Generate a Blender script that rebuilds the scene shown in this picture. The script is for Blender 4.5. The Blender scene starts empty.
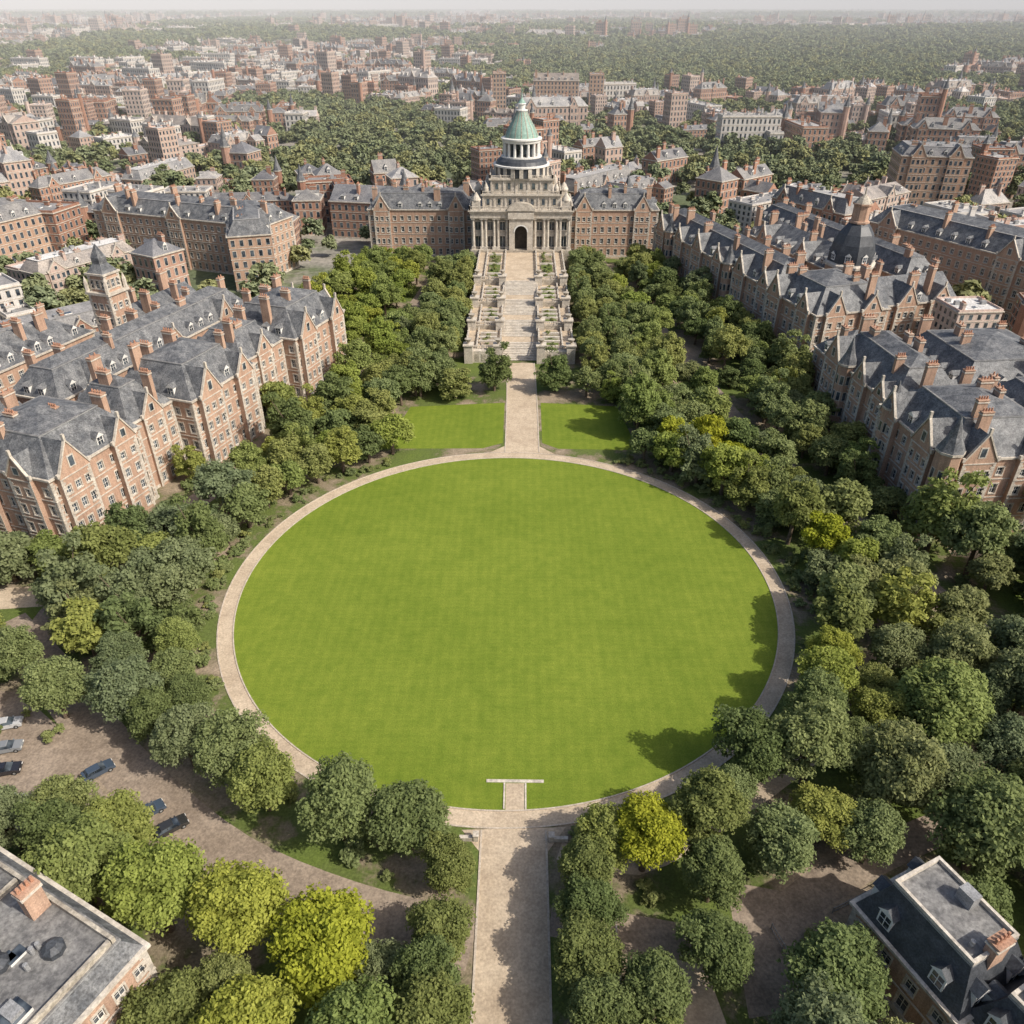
import bpy, math, random
import numpy as np
from mathutils import Vector, Matrix, noise

random.seed(7)
scene = bpy.context.scene
COL = scene.collection

# ------------------------------------------------------------------ materials
def new_mat(name):
    m = bpy.data.materials.new(name); m.use_nodes = True
    nt = m.node_tree; nt.nodes.clear()
    out = nt.nodes.new('ShaderNodeOutputMaterial')
    return m, nt, out
def N(nt, t, **kw):
    n = nt.nodes.new(t)
    for k, v in kw.items(): setattr(n, k, v)
    return n
def principled(nt, out, rough=0.8, spec=0.3):
    b = N(nt, 'ShaderNodeBsdfPrincipled')
    b.inputs['Roughness'].default_value = rough
    b.inputs['Specular IOR Level'].default_value = spec
    nt.links.new(b.outputs[0], out.inputs[0]); return b
def ramp(nt, fac, stops):
    r = N(nt, 'ShaderNodeValToRGB')
    e = r.color_ramp.elements
    e[0].position, e[0].color = stops[0][0], (*stops[0][1], 1)
    e[1].position, e[1].color = stops[-1][0], (*stops[-1][1], 1)
    for p, c in stops[1:-1]:
        x = e.new(p); x.color = (*c, 1)
    nt.links.new(fac, r.inputs[0]); return r
def coords(nt, scale=(1,1,1)):
    tc = N(nt, 'ShaderNodeNewGeometry'); o = tc.outputs['Position']
    mp = N(nt, 'ShaderNodeMapping'); mp.inputs['Scale'].default_value = scale
    nt.links.new(o, mp.inputs[0]); return mp.outputs[0]
def noi(nt, vec, scale, detail=4, rough=0.6):
    n = N(nt, 'ShaderNodeTexNoise'); n.inputs['Scale'].default_value = scale
    n.inputs['Detail'].default_value = detail; n.inputs['Roughness'].default_value = rough
    nt.links.new(vec, n.inputs['Vector']); return n.outputs['Fac']
def mixc(nt, a, b, fac, mode='MIX'):
    m = N(nt, 'ShaderNodeMix', data_type='RGBA', blend_type=mode)
    for s, v in ((m.inputs[0], fac), (m.inputs[6], a), (m.inputs[7], b)):
        if isinstance(v, (int, float)): s.default_value = v
        elif isinstance(v, tuple): s.default_value = (*v, 1)
        else: nt.links.new(v, s)
    return m.outputs[2]
def bump(nt, b, h, strength=0.3, dist=0.05):
    bp = N(nt, 'ShaderNodeBump'); bp.inputs['Strength'].default_value = strength
    bp.inputs['Distance'].default_value = dist
    nt.links.new(h, bp.inputs['Height']); nt.links.new(bp.outputs[0], b.inputs['Normal'])

def mat_noise(name, c1, c2, scale=0.5, rough=0.85, spec=0.25, fine=6.0, finek=0.35, bmp=0.2, lo=0.3, hi=0.7, objrand=None, stain=0.0):
    m, nt, out = new_mat(name); b = principled(nt, out, rough, spec)
    v = coords(nt)
    n1 = noi(nt, v, scale, 5); r = ramp(nt, n1, [(lo, c1), (hi, c2)])
    n2 = noi(nt, v, fine, 3)
    g = ramp(nt, n2, [(0.3, (1-finek,)*3), (0.7, (1+finek,)*3)])
    c = mixc(nt, r.outputs[0], g.outputs[0], 1.0, 'MULTIPLY')
    if stain:
        n4 = noi(nt, v, 0.9, 7, 0.75); g4 = ramp(nt, n4, [(0.40, (1-stain,1-stain,1-stain*.95)), (0.56, (1,1,1))])
        c = mixc(nt, c, g4.outputs[0], 1.0, 'MULTIPLY')
    if objrand:
        oi = N(nt, 'ShaderNodeObjectInfo')
        rr = ramp(nt, oi.outputs['Random'], objrand)
        c = mixc(nt, c, rr.outputs[0], 1.0, 'MULTIPLY')
    nt.links.new(c, b.inputs['Base Color'])
    if bmp: bump(nt, b, n2, bmp, 0.08)
    return m

def mat_brick(name, c1, c2, mortar, objrand=None):
    m, nt, out = new_mat(name); b = principled(nt, out, 0.9, 0.2)
    v = coords(nt)
    n1 = noi(nt, v, 0.35, 6, 0.7); r = ramp(nt, n1, [(0.3, c1), (0.7, c2)])
    vs = coords(nt, (1.6, 1.6, 0.12)); n2 = noi(nt, vs, 1.0, 4, 0.6)
    st = ramp(nt, n2, [(0.35, (0.66, 0.64, 0.62)), (0.6, (1.08, 1.06, 1.04))])
    c = mixc(nt, r.outputs[0], st.outputs[0], 0.8, 'MULTIPLY')
    vc = coords(nt, (1, 1, 1)); w = N(nt, 'ShaderNodeTexWave', wave_type='BANDS', bands_direction='Z')
    w.inputs['Scale'].default_value = 2.2; w.inputs['Distortion'].default_value = 0.6
    nt.links.new(vc, w.inputs['Vector'])
    wr = ramp(nt, w.outputs['Fac'], [(0.0, (0,0,0)), (0.25, (1,1,1))])
    c = mixc(nt, mortar, c, wr.outputs[0])
    n3 = noi(nt, v, 5.0, 3); g = ramp(nt, n3, [(0.3, (0.75,)*3), (0.7, (1.25,)*3)])
    c = mixc(nt, c, g.outputs[0], 1.0, 'MULTIPLY')
    if objrand:
        oi = N(nt, 'ShaderNodeObjectInfo'); rr = ramp(nt, oi.outputs['Random'], objrand)
        c = mixc(nt, c, rr.outputs[0], 1.0, 'MULTIPLY')
    nt.links.new(c, b.inputs['Base Color']); bump(nt, b, n3, 0.3, 0.05)
    return m

M = {}
M['brick'] = mat_brick('warm_brick', (0.33,0.19,0.13), (0.46,0.30,0.215), (0.47,0.38,0.30))
M['brickc'] = mat_brick('city_brick', (0.31,0.17,0.12), (0.42,0.255,0.19), (0.40,0.32,0.26),
    [(0.0,(0.75,0.65,0.62)),(0.3,(1.05,0.95,0.9)),(0.5,(0.9,0.8,0.75)),(0.7,(1.3,1.5,1.65)),(0.85,(1.0,1.15,1.3)),(1.0,(1.5,1.9,2.2))])
M['pale'] = mat_noise('pale_render', (0.46,0.43,0.40),(0.60,0.57,0.53),0.3)
M['stone'] = mat_noise('limestone', (0.44,0.385,0.315),(0.60,0.545,0.465),0.6, fine=3.0, finek=0.22, stain=.25)
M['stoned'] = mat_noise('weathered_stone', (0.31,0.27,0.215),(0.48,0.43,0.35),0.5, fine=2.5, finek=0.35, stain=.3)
M['slate'] = mat_noise('slate', (0.075,0.080,0.088),(0.21,0.21,0.208),0.4, 0.6, 0.35, fine=3.5, finek=0.5, stain=.4)
M['slated'] = mat_noise('dark_slate', (0.035,0.040,0.048),(0.075,0.08,0.088),0.5, 0.5, 0.45, fine=5.0, finek=0.4, stain=.3)
M['slatec'] = mat_noise('city_slate', (0.11,0.113,0.12),(0.23,0.225,0.215),0.2, 0.6, 0.35, fine=2.0, finek=0.4,
    objrand=[(0,(0.7,0.7,0.75)),(0.3,(1.2,1.15,1.1)),(0.55,(0.9,0.9,0.95)),(0.75,(1.9,1.85,1.8)),(0.88,(1.3,1.1,0.95)),(1,(2.4,2.3,2.2))])
M['flat'] = mat_noise('lead_flat_roof', (0.13,0.128,0.125),(0.27,0.26,0.245),0.3, 0.7, 0.3, fine=2.5, finek=0.3, stain=.4)
M['flatc'] = mat_noise('city_flat_roof', (0.26,0.255,0.245),(0.44,0.42,0.40),0.1, 0.8, 0.2, fine=1.5, finek=0.35,
    objrand=[(0,(0.6,0.6,0.62)),(0.4,(1.0,1.0,1.0)),(1,(1.7,1.7,1.7))])
M['copper'] = mat_noise('verdigris_copper', (0.16,0.27,0.225),(0.27,0.38,0.32),0.8, 0.6, 0.4, fine=3, finek=0.25)
M['white'] = mat_noise('white_paint', (0.60,0.58,0.54),(0.72,0.70,0.66),1.0, 0.6, 0.3, finek=0.08)
M['wood'] = mat_noise('dark_door', (0.03,0.025,0.02),(0.06,0.05,0.04),1.0, 0.6, 0.3)
M['pot'] = mat_noise('terracotta', (0.33,0.16,0.10),(0.43,0.24,0.16),1.0)
M['metal'] = mat_noise('grey_metal', (0.2,0.2,0.2),(0.3,0.3,0.3),1.0, 0.4, 0.5)
m, nt, out = new_mat('window_glass'); b = principled(nt, out, 0.12, 0.8)
v = coords(nt); n_ = noi(nt, v, 0.6, 2); r_ = ramp(nt, n_, [(0.35,(0.015,0.02,0.028)),(0.65,(0.10,0.12,0.14))])
nt.links.new(r_.outputs[0], b.inputs['Base Color']); M['glass'] = m
M['path'] = mat_noise('pale_gravel', (0.40,0.315,0.225),(0.54,0.44,0.325),0.2, 0.95, 0.1, fine=3.0, finek=0.2, stain=.16)
M['road'] = mat_noise('worn_road', (0.23,0.18,0.135),(0.36,0.29,0.225),0.12, 0.95, 0.15, fine=2.5, finek=0.25, stain=.25)
M['kerb'] = mat_noise('kerb_stone', (0.38,0.32,0.25),(0.50,0.43,0.35),1.0, fine=4, finek=0.2)
M['bark'] = mat_noise('bark', (0.09,0.065,0.045),(0.16,0.12,0.085),3.0)
M['rubber'] = mat_noise('tyre_rubber', (0.015,)*3,(0.03,)*3,3.0)

m, nt, out = new_mat('mown_grass'); b = principled(nt, out, 0.9, 0.1)
v = coords(nt)
big = noi(nt, v, 0.03, 5, 0.6)
base = ramp(nt, big, [(0.3,(0.125,0.175,0.020)),(0.7,(0.168,0.216,0.028))])
w1 = N(nt,'ShaderNodeTexWave', wave_type='BANDS', bands_direction='X'); w1.inputs['Scale'].default_value=0.17; w1.inputs['Distortion'].default_value=1.6; w1.inputs['Detail Scale'].default_value=0.4
nt.links.new(v, w1.inputs['Vector'])
r1 = ramp(nt, w1.outputs['Fac'], [(0.2,(0.968,0.975,0.968)),(0.8,(1.032,1.025,1.032))])
w2 = N(nt,'ShaderNodeTexWave', wave_type='BANDS', bands_direction='Y'); w2.inputs['Scale'].default_value=0.3; w2.inputs['Distortion'].default_value=4.0; w2.inputs['Detail Scale'].default_value=0.3
nt.links.new(v, w2.inputs['Vector'])
r2 = ramp(nt, w2.outputs['Fac'], [(0.2,(0.982,)*3),(0.8,(1.018,)*3)])
mid = noi(nt, v, 0.35, 6, 0.75); rm = ramp(nt, mid, [(0.3,(0.80,0.86,0.8)),(0.7,(1.2,1.12,1.2))])
fi = noi(nt, v, 4.0, 4, 0.8); rf = ramp(nt, fi, [(0.3,(0.76,)*3),(0.7,(1.22,)*3)])
c = base.outputs[0]
for r_ in (r1, r2, rm, rf): c = mixc(nt, c, r_.outputs[0], 1.0, 'MULTIPLY')
nt.links.new(c, b.inputs['Base Color']); bump(nt, b, fi, 0.5, 0.1); M['lawn'] = m

m, nt, out = new_mat('park_floor'); b = principled(nt, out, 0.95, 0.1)
v = coords(nt); a = noi(nt, v, 0.06, 6, 0.65)
r_ = ramp(nt, a, [(0.38,(0.31,0.245,0.18)),(0.47,(0.20,0.165,0.11)),(0.52,(0.10,0.125,0.038)),(0.7,(0.115,0.155,0.033))])
f_ = noi(nt, v, 2.5, 4, 0.7); g_ = ramp(nt, f_, [(0.3,(0.65,)*3),(0.7,(1.35,)*3)])
c = mixc(nt, r_.outputs[0], g_.outputs[0], 1.0, 'MULTIPLY'); nt.links.new(c, b.inputs['Base Color']); bump(nt, b, f_, 0.6, 0.15)
M['park'] = m
m, nt, out = new_mat('city_ground'); b = principled(nt, out, 0.95, 0.1)
v = coords(nt); a = noi(nt, v, 0.012, 7, 0.7)
r_ = ramp(nt, a, [(0.40,(0.28,0.255,0.22)),(0.48,(0.21,0.20,0.165)),(0.54,(0.12,0.14,0.08)),(0.7,(0.11,0.13,0.07))])
f_ = noi(nt, v, 0.4, 5, 0.7); g_ = ramp(nt, f_, [(0.3,(0.6,)*3),(0.7,(1.4,)*3)])
c = mixc(nt, r_.outputs[0], g_.outputs[0], 1.0, 'MULTIPLY'); nt.links.new(c, b.inputs['Base Color'])
M['ground'] = m

def mat_leaf(name, dark, light, trans=0.3):
    m, nt, out = new_mat(name)
    at = N(nt, 'ShaderNodeAttribute'); at.attribute_name = 'tint'
    r = ramp(nt, at.outputs['Fac'], [(0.0, dark), (1.0, light)])
    oi = N(nt, 'ShaderNodeObjectInfo')
    rr = ramp(nt, oi.outputs['Random'], [(0.0,(0.78,0.86,0.85)),(0.3,(1.0,1.0,1.0)),(0.6,(0.9,0.96,1.05)),(0.8,(1.12,1.06,0.95)),(1.0,(1.22,1.13,0.95))])
    c = mixc(nt, r.outputs[0], rr.outputs[0], 1.0, 'MULTIPLY')
    c = mixc(nt, c, oi.outputs['Color'], 1.0, 'MULTIPLY')
    d = N(nt, 'ShaderNodeBsdfDiffuse'); nt.links.new(c, d.inputs[0])
    if trans<=0: nt.links.new(d.outputs[0], out.inputs[0]); return m
    t = N(nt, 'ShaderNodeBsdfTranslucent'); nt.links.new(c, t.inputs[0])
    mx = N(nt, 'ShaderNodeMixShader'); mx.inputs[0].default_value = trans
    nt.links.new(d.outputs[0], mx.inputs[1]); nt.links.new(t.outputs[0], mx.inputs[2])
    nt.links.new(mx.outputs[0], out.inputs[0]); return m
M['leaf'] = mat_leaf('leaves', (0.175,0.205,0.075), (0.335,0.37,0.155), .42)
M['leaff'] = mat_leaf('forest_leaves', (0.13,0.145,0.075), (0.27,0.29,0.155), 0)

PART = {'brick':'walls','brickc':'walls','pale':'walls','stone':'stone_dressings','stoned':'stonework','slate':'slate_roof','slated':'mansard_roof',
 'slatec':'roof','flat':'flat_roof','flatc':'flat_roof','copper':'copper_dome','white':'window_frames','wood':'door','pot':'chimney_pots','metal':'metalwork','glass':'windows'}

# ------------------------------------------------------------------ mesh builder
class MB:
    def __init__(s): s.v=[]; s.f=[]; s.m=[]
    def poly(s, pts, mat):
        k=len(s.v); s.v.extend(pts); s.f.append(tuple(range(k,k+len(pts)))); s.m.append(mat)
    def box(s,x0,y0,z0,x1,y1,z1,mat,top=None,bottom=False):
        a=[(x0,y0,z0),(x1,y0,z0),(x1,y1,z0),(x0,y1,z0),(x0,y0,z1),(x1,y0,z1),(x1,y1,z1),(x0,y1,z1)]
        k=len(s.v); s.v.extend(a)
        for q,mm in (((0,1,5,4),mat),((1,2,6,5),mat),((2,3,7,6),mat),((3,0,4,7),mat),((4,5,6,7),top or mat)):
            s.f.append(tuple(k+i for i in q)); s.m.append(mm)
        if bottom: s.f.append((k+3,k+2,k+1,k)); s.m.append(mat)
    def fbox(s,P,t0,t1,n0,n1,z0,z1,mat):
        a=[P(t0,n0,z0),P(t1,n0,z0),P(t1,n1,z0),P(t0,n1,z0),P(t0,n0,z1),P(t1,n0,z1),P(t1,n1,z1),P(t0,n1,z1)]
        k=len(s.v); s.v.extend(a)
        for q in ((0,4,5,1),(1,5,6,2),(2,6,7,3),(3,7,4,0),(4,7,6,5),(0,1,2,3)):
            s.f.append(tuple(k+i for i in q)); s.m.append(mat)
    def cyl(s,x,y,z0,z1,r0,r1,mat,n=10,cap=True):
        k=len(s.v)
        for r,z in ((r0,z0),(r1,z1)):
            for i in range(n):
                a=2*math.pi*i/n; s.v.append((x+r*math.cos(a),y+r*math.sin(a),z))
        for i in range(n):
            j=(i+1)%n; s.f.append((k+i,k+j,k+n+j,k+n+i)); s.m.append(mat)
        if cap: s.f.append(tuple(k+n+i for i in range(n))); s.m.append(mat)
    def lathe(s,x,y,prof,mat,n=32,rot=0.0):
        k=len(s.v)
        for r,z in prof:
            for i in range(n):
                a=2*math.pi*i/n+rot; s.v.append((x+r*math.cos(a),y+r*math.sin(a),z))
        for p in range(len(prof)-1):
            for i in range(n):
                j=(i+1)%n; s.f.append((k+p*n+i,k+p*n+j,k+(p+1)*n+j,k+(p+1)*n+i)); s.m.append(mat)
        s.f.append(tuple(k+(len(prof)-1)*n+i for i in range(n))); s.m.append(mat)
    def mesh(s,name,only=None):
        if only is None: keys=sorted(set(s.m))
        else: keys=[only]
        me=bpy.data.meshes.new(name)
        if only is None:
            V,F,MI=s.v,s.f,[keys.index(x) for x in s.m]
        else:
            mp={};V=[];F=[];MI=[]
            for f,mm in zip(s.f,s.m):
                if mm!=only: continue
                g=[]
                for i in f:
                    if i not in mp: mp[i]=len(V); V.append(s.v[i])
                    g.append(mp[i])
                F.append(tuple(g)); MI.append(0)
        me.from_pydata(V,[],F)
        for k_ in keys: me.materials.append(M[k_])
        me.polygons.foreach_set('material_index',MI); me.update(); return me
    def single(s,name,loc=(0,0,0),ang=0.0):
        o=bpy.data.objects.new(name,s.mesh(name)); o.location=loc; o.rotation_euler[2]=ang; COL.objects.link(o); return o
    def parts(s,name,loc=(0,0,0),ang=0.0):
        e=bpy.data.objects.new(name,None); e.location=loc; e.rotation_euler[2]=ang; e.empty_display_size=2; COL.objects.link(e)
        for k_ in sorted(set(s.m)):
            o=bpy.data.objects.new(PART.get(k_,k_),s.mesh(PART.get(k_,k_),k_)); COL.objects.link(o); o.parent=e
        return e

def frame(a,b,zoff=0):
    L=math.hypot(b[0]-a[0],b[1]-a[1]); ux,uy=(b[0]-a[0])/L,(b[1]-a[1])/L; nx,ny=uy,-ux
    return L,(lambda t,n,z:(a[0]+ux*t+nx*n,a[1]+uy*t+ny*n,z))

def wall(mb,a,b,z0,z1,nf,fh,bay=3.3,hi=True,wm='brick',ww=1.3,wh=2.0,first=0.9,quoin=True,trim='stone'):
    L,P=frame(a,b)
    n=max(1,int(round(L/bay))); bw=L/n; mg=(bw-ww)/2
    if mg<0.2: ww=bw*0.5; mg=bw*0.25
    q=lambda t0,t1,za,zb,n_,mat: mb.poly([P(t0,n_,za),P(t1,n_,za),P(t1,n_,zb),P(t0,n_,zb)],mat)
    if not hi:
        q(0,L,z0,z1,0,wm)
        for i in range(n):
            ta=i*bw+mg
            for j in range(nf):
                zb=z0+j*fh+first
                q(ta-0.15,ta+ww+0.15,zb-0.15,zb+wh+0.25,0.03,trim); q(ta,ta+ww,zb,zb+wh,0.06,'glass')
        return
    for i in range(n):
        t0=i*bw; ta=t0+mg; tb=ta+ww
        q(t0,ta,z0,z1,0,wm); q(tb,t0+bw,z0,z1,0,wm)
        zp=z0
        for j in range(nf):
            h=wh*(1.12 if j==0 else (0.8 if j==nf-1 else 1.0))
            zb=z0+j*fh+first; zt=zb+h; dp=-0.32
            q(ta,tb,zp,zb,0,wm); zp=zt
            mb.poly([P(ta,0,zb),P(ta,dp,zb),P(ta,dp,zt),P(ta,0,zt)],trim)
            mb.poly([P(tb,0,zt),P(tb,dp,zt),P(tb,dp,zb),P(tb,0,zb)],trim)
            mb.poly([P(ta,0,zt),P(ta,dp,zt),P(tb,dp,zt),P(tb,0,zt)],trim)
            mb.poly([P(ta,0,zb),P(tb,0,zb),P(tb,dp,zb),P(ta,dp,zb)],trim)
            q(ta,tb,zb,zt,dp,'glass')
            e=dp+0.05; k=0.09
            q(ta,ta+k,zb,zt,e,'white'); q(tb-k,tb,zb,zt,e,'white'); q(ta+k,tb-k,zt-k,zt,e,'white'); q(ta+k,tb-k,zb,zb+k,e,'white')
            q((ta+tb)/2-k/2,(ta+tb)/2+k/2,zb+k,zt-k,e,'white'); q(ta+k,tb-k,(zb+zt)/2-k/2,(zb+zt)/2+k/2,e+0.01,'white')
            mb.fbox(P,ta-0.2,tb+0.2,0.002,0.14,zb-0.2,zb-0.002,trim)
            mb.fbox(P,ta-0.2,tb+0.2,0.002,0.08,zt+0.002,zt+0.32,trim)
            mb.fbox(P,ta-0.2,ta-0.02,0.002,0.06,zb,zt,trim); mb.fbox(P,tb+0.02,tb+0.2,0.002,0.06,zb,zt,trim)
        q(ta,tb,zp,z1,0,wm)
    if quoin:
        z=z0;k=0
        while z+0.55<z1:
            w=0.95 if k%2 else 0.6
            mb.fbox(P,0,w,0.002,0.07,z,z+0.5,trim); mb.fbox(P,L-w,L,0.002,0.07,z,z+0.5,trim); z+=0.55;k+=1

def chimney(mb,x,y,z0,z1,w=1.2,d=2.2,wm='brick',hi=True):
    mb.box(x-w/2,y-d/2,z0,x+w/2,y+d/2,z1,wm)
    mb.box(x-w/2-0.15,y-d/2-0.15,z1-0.5,x+w/2+0.15,y+d/2+0.15,z1-0.25,'stone')
    mb.box(x-w/2-0.12,y-d/2-0.12,z1,x+w/2+0.12,y+d/2+0.12,z1+0.18,wm)
    n=4 if d>=w else 2
    for i in range(n):
        if d>=w: mb.cyl(x,y-d/2+d*(i+0.5)/n,z1+0.18,z1+0.85,0.2,0.15,'pot',6)
        else: mb.cyl(x-w/2+w*(i+0.5)/n,y,z1+0.18,z1+0.85,0.2,0.15,'pot',6)

def dormer(mb,P,t,z,w=1.7,h=1.9,front=-0.5,back=3.2,rm='slate',fm='white'):
    t0,t1=t-w/2,t+w/2
    mb.fbox(P,t0,t1,-back,front,z,z+h,fm)
    mb.poly([P(t0+0.2,front+0.02,z+0.3),P(t1-0.2,front+0.02,z+0.3),P(t1-0.2,front+0.02,z+h-0.15),P(t0+0.2,front+0.02,z+h-0.15)],'glass')
    mb.fbox(P,t-0.04,t+0.04,front+0.022,front+0.06,z+0.3,z+h-0.15,'white')
    mb.fbox(P,t0+0.2,t1-0.2,front+0.022,front+0.055,z+h*0.55,z+h*0.55+0.07,'white')
    g=w*0.55; o=0.2
    a0,a1,ar=P(t0-o,front+o,z+h+0.004),P(t1+o,front+o,z+h+0.004),P(t,front+o,z+h+g)
    b0,b1,br=P(t0-o,-back,z+h+0.004),P(t1+o,-back,z+h+0.004),P(t,-back,z+h+g)
    mb.poly([a0,a1,ar],fm); mb.poly([a1,b1,br,ar],rm); mb.poly([b0,a0,ar,br],rm); mb.poly([b1,b0,br],rm)

def gable_bay(mb,a,b,tc,w,p,z0,z1,nf,fh,gh,back,hi=True,wm='brick',rm='slate'):
    L,P=frame(a,b)
    t0,t1=tc-w/2,tc+w/2
    A=P(t0,p,0)[:2];B=P(t1,p,0)[:2]
    wall(mb,A,B,z0,z1,nf,fh,bay=2.6,hi=hi,wm=wm,ww=1.25)
    if p>0.01:
        mb.poly([P(t0,0,z0),P(t0,p,z0),P(t0,p,z1),P(t0,0,z1)],wm); mb.poly([P(t1,p,z0),P(t1,0,z0),P(t1,0,z1),P(t1,p,z1)],wm)
    for j in range(1,nf+1):
        mb.fbox(P,t0,t1,p+0.002,p+0.12,z0+j*fh-0.12,z0+j*fh+0.12,'stone')
    mb.poly([P(t0,p,z1),P(t1,p,z1),P(tc,p,z1+gh)],wm)
    mb.fbox(P,tc-0.8,tc+0.8,p+0.002,p+0.08,z1+gh*0.16,z1+gh*0.56,'stone')
    mb.fbox(P,tc-0.55,tc+0.55,p+0.081,p+0.09,z1+gh*0.20,z1+gh*0.51,'glass')
    for s in (-1,1):
        e0=tc+s*(w/2+0.15)
        pts=[]
        for n_ in (p-0.35,p+0.2):
            pts+= [P(e0,n_,z1-0.1),P(e0,n_,z1+0.45),P(tc,n_,z1+gh+0.55),P(tc,n_,z1+gh-0.0)]
        k=len(mb.v); mb.v.extend(pts)
        for q in ((0,1,2,3),(4,7,6,5),(1,5,6,2),(0,3,7,4),(0,4,5,1)):
            mb.f.append(tuple(k+i for i in q)); mb.m.append('stone')
        mb.fbox(P,e0-0.3,e0+0.3,p-0.3,p+0.25,z1+0.3,z1+1.1,'stone')
    mb.fbox(P,tc-0.25,tc+0.25,p-0.3,p+0.22,z1+gh+0.3,z1+gh+1.5,'stone')
    a0,a1,ar=P(t0-0.1,p-0.2,z1+0.1),P(t1+0.1,p-0.2,z1+0.1),P(tc,p-0.2,z1+gh)
    b0,b1,br=P(t0-0.1,-back,z1+0.1),P(t1+0.1,-back,z1+0.1),P(tc,-back,z1+gh)
    mb.poly([a1,b1,br,ar],rm); mb.poly([b0,a0,ar,br],rm); mb.poly([b1,b0,br],rm)

def mansard(mb,x0,y0,x1,y1,z,ins,rise,rm='slate',fm='flat',cap=0):
    o=0.45
    mb.box(x0-o,y0-o,z,x1+o,y1+o,z+0.4,'stone',bottom=True)
    z+=0.41
    B=[(x0,y0,z),(x1,y0,z),(x1,y1,z),(x0,y1,z)]; T=[(x0+ins,y0+ins,z+rise),(x1-ins,y0+ins,z+rise),(x1-ins,y1-ins,z+rise),(x0+ins,y1-ins,z+rise)]
    for i in range(4):
        j=(i+1)%4; mb.poly([B[i],B[j],T[j],T[i]],rm)
    mb.box(x0+ins-0.15,y0+ins-0.15,z+rise-0.02,x1-ins+0.15,y1-ins+0.15,z+rise+0.22,'metal',top=fm,bottom=True)
    zt=z+rise+0.22
    if cap:
        X0,Y0,X1,Y1=x0+ins+.3,y0+ins+.3,x1-ins-.3,y1-ins-.3; zz=zt+.003
        if X1-X0>=Y1-Y0: k=(Y1-Y0)/2; r0,r1=(X0+k,(Y0+Y1)/2,zz+cap),(X1-k,(Y0+Y1)/2,zz+cap); q=[[(X0,Y0,zz),(X1,Y0,zz),r1,r0],[(X1,Y1,zz),(X0,Y1,zz),r0,r1],[(X1,Y0,zz),(X1,Y1,zz),r1],[(X0,Y1,zz),(X0,Y0,zz),r0]]
        else: k=(X1-X0)/2; r0,r1=((X0+X1)/2,Y0+k,zz+cap),((X0+X1)/2,Y1-k,zz+cap); q=[[(X1,Y0,zz),(X1,Y1,zz),r1,r0],[(X0,Y1,zz),(X0,Y0,zz),r0,r1],[(X0,Y0,zz),(X1,Y0,zz),r0],[(X1,Y1,zz),(X0,Y1,zz),r1]]
        for f in q: mb.poly(f,rm)
    return zt
def ridge(mb,x0,y0,x1,y1,z,rise,hip=True,rm='slate',wm='brick'):
    o=0.45; mb.box(x0-o,y0-o,z,x1+o,y1+o,z+0.4,'stone',bottom=True); z+=0.41
    w,d=x1-x0,y1-y0
    if w>=d:
        k=d/2 if hip else 0; ym=(y0+y1)/2
        r0,r1=(x0+k,ym,z+rise),(x1-k,ym,z+rise)
        mb.poly([(x0,y0,z),(x1,y0,z),r1,r0],rm); mb.poly([(x1,y1,z),(x0,y1,z),r0,r1],rm)
        e=rm if hip else wm
        mb.poly([(x1,y0,z),(x1,y1,z),r1],e); mb.poly([(x0,y1,z),(x0,y0,z),r0],e)
    else:
        k=w/2 if hip else 0; xm=(x0+x1)/2
        r0,r1=(xm,y0+k,z+rise),(xm,y1-k,z+rise)
        mb.poly([(x1,y0,z),(x1,y1,z),r1,r0],rm); mb.poly([(x0,y1,z),(x0,y0,z),r0,r1],rm)
        e=rm if hip else wm
        mb.poly([(x0,y0,z),(x1,y0,z),r0],e); mb.poly([(x1,y1,z),(x0,y1,z),r1],e)

RECTS=[]
def rect_add(o,ang,x0,y0,x1,y1): RECTS.append((o[0],o[1],math.cos(ang),math.sin(ang),x0,y0,x1,y1))
def in_rects(x,y,mg=0):
    for ox,oy,c,s,x0,y0,x1,y1 in RECTS:
        dx,dy=x-ox,y-oy; lx=dx*c+dy*s; ly=-dx*s+dy*c
        if x0-mg<lx<x1+mg and y0-mg<ly<y1+mg: return True
    return False

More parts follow.
